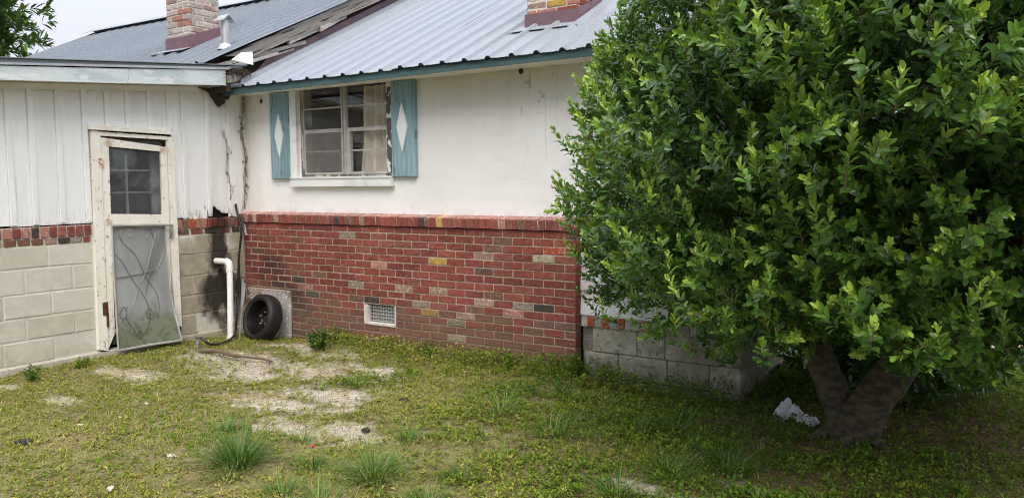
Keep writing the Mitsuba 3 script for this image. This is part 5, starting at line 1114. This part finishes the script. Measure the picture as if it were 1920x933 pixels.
def sprigs(n, lo, hi, seed, nleaf, long_frac, young, shoot=None, where=ok, **kw):
    g = np.random.default_rng(seed)
    P, Dn, l2 = crown_points(n, lo, hi, seed, **kw); m = where(P); P, Dn, l2 = P[m], Dn[m], l2[m]
    # gaps: drop sprigs where a second noise is low
    m = meshkit.fbm(P * 2.6 + 7.0) > 0.41 if young == 1.0 and shoot is None else np.ones(len(P), bool)
    P, Dn = P[m], Dn[m]
    for p, d in zip(P, Dn):
        ax = 0.55 * d + np.array([0, 0, 0.60]) + g.normal(0, 0.28, 3); ax /= np.linalg.norm(ax)
        Ls = g.uniform(0.09, 0.17) if g.random() > long_frac else g.uniform(0.2, 0.34)
        if shoot: Ls = g.uniform(*shoot); ax = 0.35 * d + np.array([0, 0, 0.9]) + g.normal(0, 0.15, 3); ax /= np.linalg.norm(ax)
        u = np.cross(ax, [0.3, 0.1, 0.9]); u /= np.linalg.norm(u); w_ = np.cross(ax, u)
        sc_ = 0.78 + 0.22 * np.clip((p[0] - 0.9) / 1.4, 0, 1) 
        k = int(nleaf * Ls / 0.13); tipyoung = (0.55 + 0.45 * g.random() if shoot else g.random()) * young
        ph = g.uniform(0, PI)
        ar = np.arange(k); t = (ar + 0.6) / k
        q = ph + (ar // 2) * 1.9 + np.where(ar % 2, 0, PI) + g.normal(0, 0.3, k)
        rad = np.cos(q)[:, None] * u + np.sin(q)[:, None] * w_
        op = (1.15 - 0.75 * t + g.normal(0, 0.12, k))[:, None]
        a = np.sin(op) * rad + np.cos(op) * ax; a[:, 2] -= 0.12 * (1 - t); a /= np.linalg.norm(a, axis=1, keepdims=True)
        nn = -np.cos(op) * rad + np.sin(op) * ax; nn -= a * (nn * a).sum(1, keepdims=True); nn /= np.linalg.norm(nn, axis=1, keepdims=True)
        LV.append(p + ax * (Ls * (t - 0.35))[:, None]); LA.append(a); LN.append(nn); LB_.append(np.cross(nn, a))
        LL.append(g.uniform(0.033, 0.066, k) * sc_ * (1 - 0.35 * t ** 3)); LW.append(g.uniform(0.43, 0.56, k))
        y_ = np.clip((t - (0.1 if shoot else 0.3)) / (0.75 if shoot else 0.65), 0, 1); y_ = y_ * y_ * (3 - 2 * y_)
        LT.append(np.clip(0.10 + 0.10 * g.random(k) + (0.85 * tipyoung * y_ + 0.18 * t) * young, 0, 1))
        if young and g.random() < 0.35: stems.append((p - ax * Ls * 0.35, p + ax * Ls * 0.55))
def smooth01(a, b, x):
    t = min(max((x - a) / (b - a), 0), 1); return t * t * (3 - 2 * t)
sprigs(9500, 0.86, 1.06, 101, 15, 0.07, 1.0)
sprigs(520, 1.04, 1.17, 131, 14, 0.0, 0.9, shoot=(0.12, 0.24))
sprigs(700, 0.97, 1.06, 111, 15, 0.0, 1.0, shoot=(0.13, 0.27))
NOUT = sum(map(len, LV))
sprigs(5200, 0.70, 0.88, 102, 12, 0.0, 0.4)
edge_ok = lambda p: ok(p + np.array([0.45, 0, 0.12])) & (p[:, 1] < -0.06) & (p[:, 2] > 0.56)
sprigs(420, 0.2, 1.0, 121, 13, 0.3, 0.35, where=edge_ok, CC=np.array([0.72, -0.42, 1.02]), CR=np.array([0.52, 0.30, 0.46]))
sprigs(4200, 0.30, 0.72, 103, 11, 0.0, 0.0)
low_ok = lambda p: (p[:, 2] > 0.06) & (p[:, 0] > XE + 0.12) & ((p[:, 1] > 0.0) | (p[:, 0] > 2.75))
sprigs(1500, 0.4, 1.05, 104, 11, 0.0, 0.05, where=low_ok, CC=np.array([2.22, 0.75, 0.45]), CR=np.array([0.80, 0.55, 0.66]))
LV, LA, LB_, LN, LL, LW, LT = map(np.concatenate, (LV, LA, LB_, LN, LL, LW, LT))
LEAF_V = np.array([[0, 0, 0], [0.22, 0.33, 0.06], [0.22, -0.33, 0.06], [0.62, 0.48, 0.085], [0.62, -0.48, 0.085], [0.5, 0, 0.0], [1.0, 0, -0.06], [0.88, 0.27, 0.03], [0.88, -0.27, 0.03]])  # (along, side in units of width, normal)
LEAF_F = np.array([[0, 5, 1], [0, 2, 5], [1, 5, 3], [2, 4, 5], [5, 6, 7], [5, 7, 3], [5, 4, 8], [5, 8, 6]])
def leaf_mesh(idx):
    n = len(idx); L = LL[idx][:, None, None]
    v = LV[idx][:, None] + L * (LEAF_V[None, :, :1] * LA[idx][:, None] + LEAF_V[None, :, 1:2] * (LW[idx][:, None, None]) * LB_[idx][:, None] + LEAF_V[None, :, 2:] * LN[idx][:, None])
    f = (np.arange(n)[:, None, None] * 9 + LEAF_F).reshape(-1, 3)
    return v.reshape(-1, 3), f
# the 300 leaves that show largest: nearest to the camera, in front of the others
mid = LV + LA * LL[:, None] * 0.5
dv = mid - EYE; dep = dv @ FW; rr = np.array([_cy, -_sy, 0.0]); sx = dv @ rr / dep; sy = dv @ UP / dep
vis = (np.abs(sx) < 0.615) & (np.abs(sy) < 0.295)
facing = np.abs((LN * (-dv / np.linalg.norm(dv, axis=1, keepdims=True))).sum(1))
cell = (np.floor(sx / 0.008) * 1000 + np.floor(sy / 0.008)).astype(int)
order = np.argsort(dep); first = np.zeros(len(dep), bool); seen = set()
for i in order:
    if vis[i] and cell[i] not in seen: seen.add(cell[i]); first[i] = True
score = LL * np.sqrt(facing + 0.05) / dep * first
score[NOUT:] = 0
best = np.argsort(-score)[:300]
LR = rng.random(len(LV))
restm = np.ones(len(LV), bool); restm[best] = False
rest = np.nonzero(restm)[0]
far_side = (rest >= NOUT) | (((LV[rest] - CC) @ ((EYE - CC) / np.linalg.norm(EYE - CC))) < -0.25)
rest_in = rest[far_side]; rest = rest[~far_side]
v6, f6 = quads_leaf(LV[rest_in], LA[rest_in], LB_[rest_in], LN[rest_in], LL[rest_in] * 1.25, LL[rest_in] * 1.25 * LW[rest_in], 0.05)
put(SH + '__inner_foliage', (v6, f6), 'mat_leaf', uv=np.repeat(np.stack([LT[rest_in], LR[rest_in]], 1), 6, 0), kind='stuff')
uvl = lambda idx: np.repeat(np.stack([LT[idx], LR[idx]], 1), 9, 0)
put(SH + '__foliage', leaf_mesh(rest), 'mat_leaf', smooth=True, uv=uvl(rest), kind='stuff')
for i in best:
    put(SH + '__leaf', leaf_mesh(np.array([i])), 'mat_leaf', smooth=True, uv=uvl(np.array([i])))
put(SH + '__twigs', join(*[tube([a_, b_], 0.0022, 4, cap=False) for a_, b_ in stems]), 'mat_twig', kind='stuff')

# ------------------------------------------------------------------ tree beyond the roof, added trees behind the viewer
def big_tree(label, base, hgt, cen, rad, nclump, leafL, seed, tone):
    g = np.random.default_rng(seed); k = thing('broadleaf_tree', label, 'tree')
    base = np.array(base, float); cen = np.array(cen, float); rad = np.array(rad, float)
    tr = [tube(spline([base, base * 0.5 + cen * 0.5 + g.normal(0, .15, 3), cen + [0, 0, rad[2] * 0.5]], 6), np.linspace(0.28, 0.06, 13), 10)]
    for i in range(26):
        d = g.normal(0, 1, 3); d /= np.linalg.norm(d); e = cen + d * rad * 0.85; s = cen + [0, 0, (e[2] - cen[2]) * 0.3 - 0.4]
        tr.append(tube(spline([s, (s + e) / 2 + g.normal(0, .15, 3), e], 4), np.linspace(0.07, 0.012, 9), 6))
    put(k + '__trunk', join(*tr), 'mat_bark', smooth=60)
    c, a, L, t = [], [], [], []
    for i in range(nclump):
        d = g.normal(0, 1, 3); d /= np.linalg.norm(d); r = g.uniform(0.45, 1.05) * (1 + 0.7 * (meshkit.fbm((d * 2.1 + seed)[None])[0] - 0.5)); p = cen + d * rad * r
        ax = d * 0.7 + [0, 0, 0.3] + g.normal(0, .3, 3); ax /= np.linalg.norm(ax)
        for j in range(10):
            q = g.normal(0, 1, 3); q -= ax * np.dot(q, ax); q /= np.linalg.norm(q); o = g.uniform(0.3, 1.3)
            c.append(p + ax * g.uniform(-0.1, 0.12)); a.append(math.sin(o) * q + math.cos(o) * ax); L.append(leafL * g.uniform(0.7, 1.15)); t.append(g.uniform(0.0, 0.5) * tone)
    c, a, L, t = map(np.array, (c, a, L, t)); b, nr = frame(a)
    v, f = quads_leaf(c, a, b, nr, L, L * 0.36, 0.05)
    put(k + '__crown', (v, f), 'mat_leaf', uv=np.repeat(np.stack([t, g.random(len(t))], 1), 6, 0), kind='stuff')
def far_point(u, v, dist):
    d = FW + (_r * math.cos(ROLL) + _u * math.sin(ROLL)) * (u - 960) / 1537.74 + UP * (466.5 - v) / 1537.74
    return EYE + d / np.linalg.norm(d[:2]) * dist
big_tree('broadleaf tree beyond the left end of the metal roof', (-17.3, 3.2, -0.1), 8, (-17.4, 3.0, 5.3), (1.75, 1.75, 2.2), 850, 0.26, 5, 0.7)
big_tree('added dark tree, unseen behind the viewer, to darken the window reflection', (-9.5, -9.0, -0.1), 8, (-9.5, -9.0, 4.2), (3.4, 3.4, 3.6), 900, 0.42, 6, 0.5)  # this and the next two: unseen trees added to darken reflections and low sky
big_tree('second added dark tree, unseen behind the viewer, farther along the yard', (-4.5, -14.0, -0.1), 8, (-4.5, -14.0, 4.4), (3.6, 3.6, 3.9), 900, 0.42, 8, 0.5)
big_tree('third added dark tree, unseen behind the viewer, beyond the wing', (-14.5, -6.5, -0.1), 8, (-14.5, -6.5, 4.4), (3.4, 3.4, 3.8), 900, 0.42, 9, 0.5)
k = thing('bare_twigs_tree', 'faint thin bare treetop just above the roof ridge', 'tree')
g = np.random.default_rng(3); ms = []
B = np.array([-29.0, 21.5, 0.0])
ms.append(tube(spline([B, B + [0.2, 0.1, 5], B + [0.1, 0, 9.4]], 5), np.linspace(0.2, 0.05, 11), 6))
for i in range(60):
    s = B + [0.15, 0.05, g.uniform(5, 9.3)]; d = g.normal(0, 1, 3) * [1, 1, 0.3] + [0, 0, 0.9]; d /= np.linalg.norm(d); e = s + d * g.uniform(0.5, 1.5)
    ms.append(tube([s, (s + e) / 2 + g.normal(0, .1, 3), e], [0.03, 0.02, 0.01], 4))
scene[k] = mikit.ply(join(*ms), 'mat_twig')
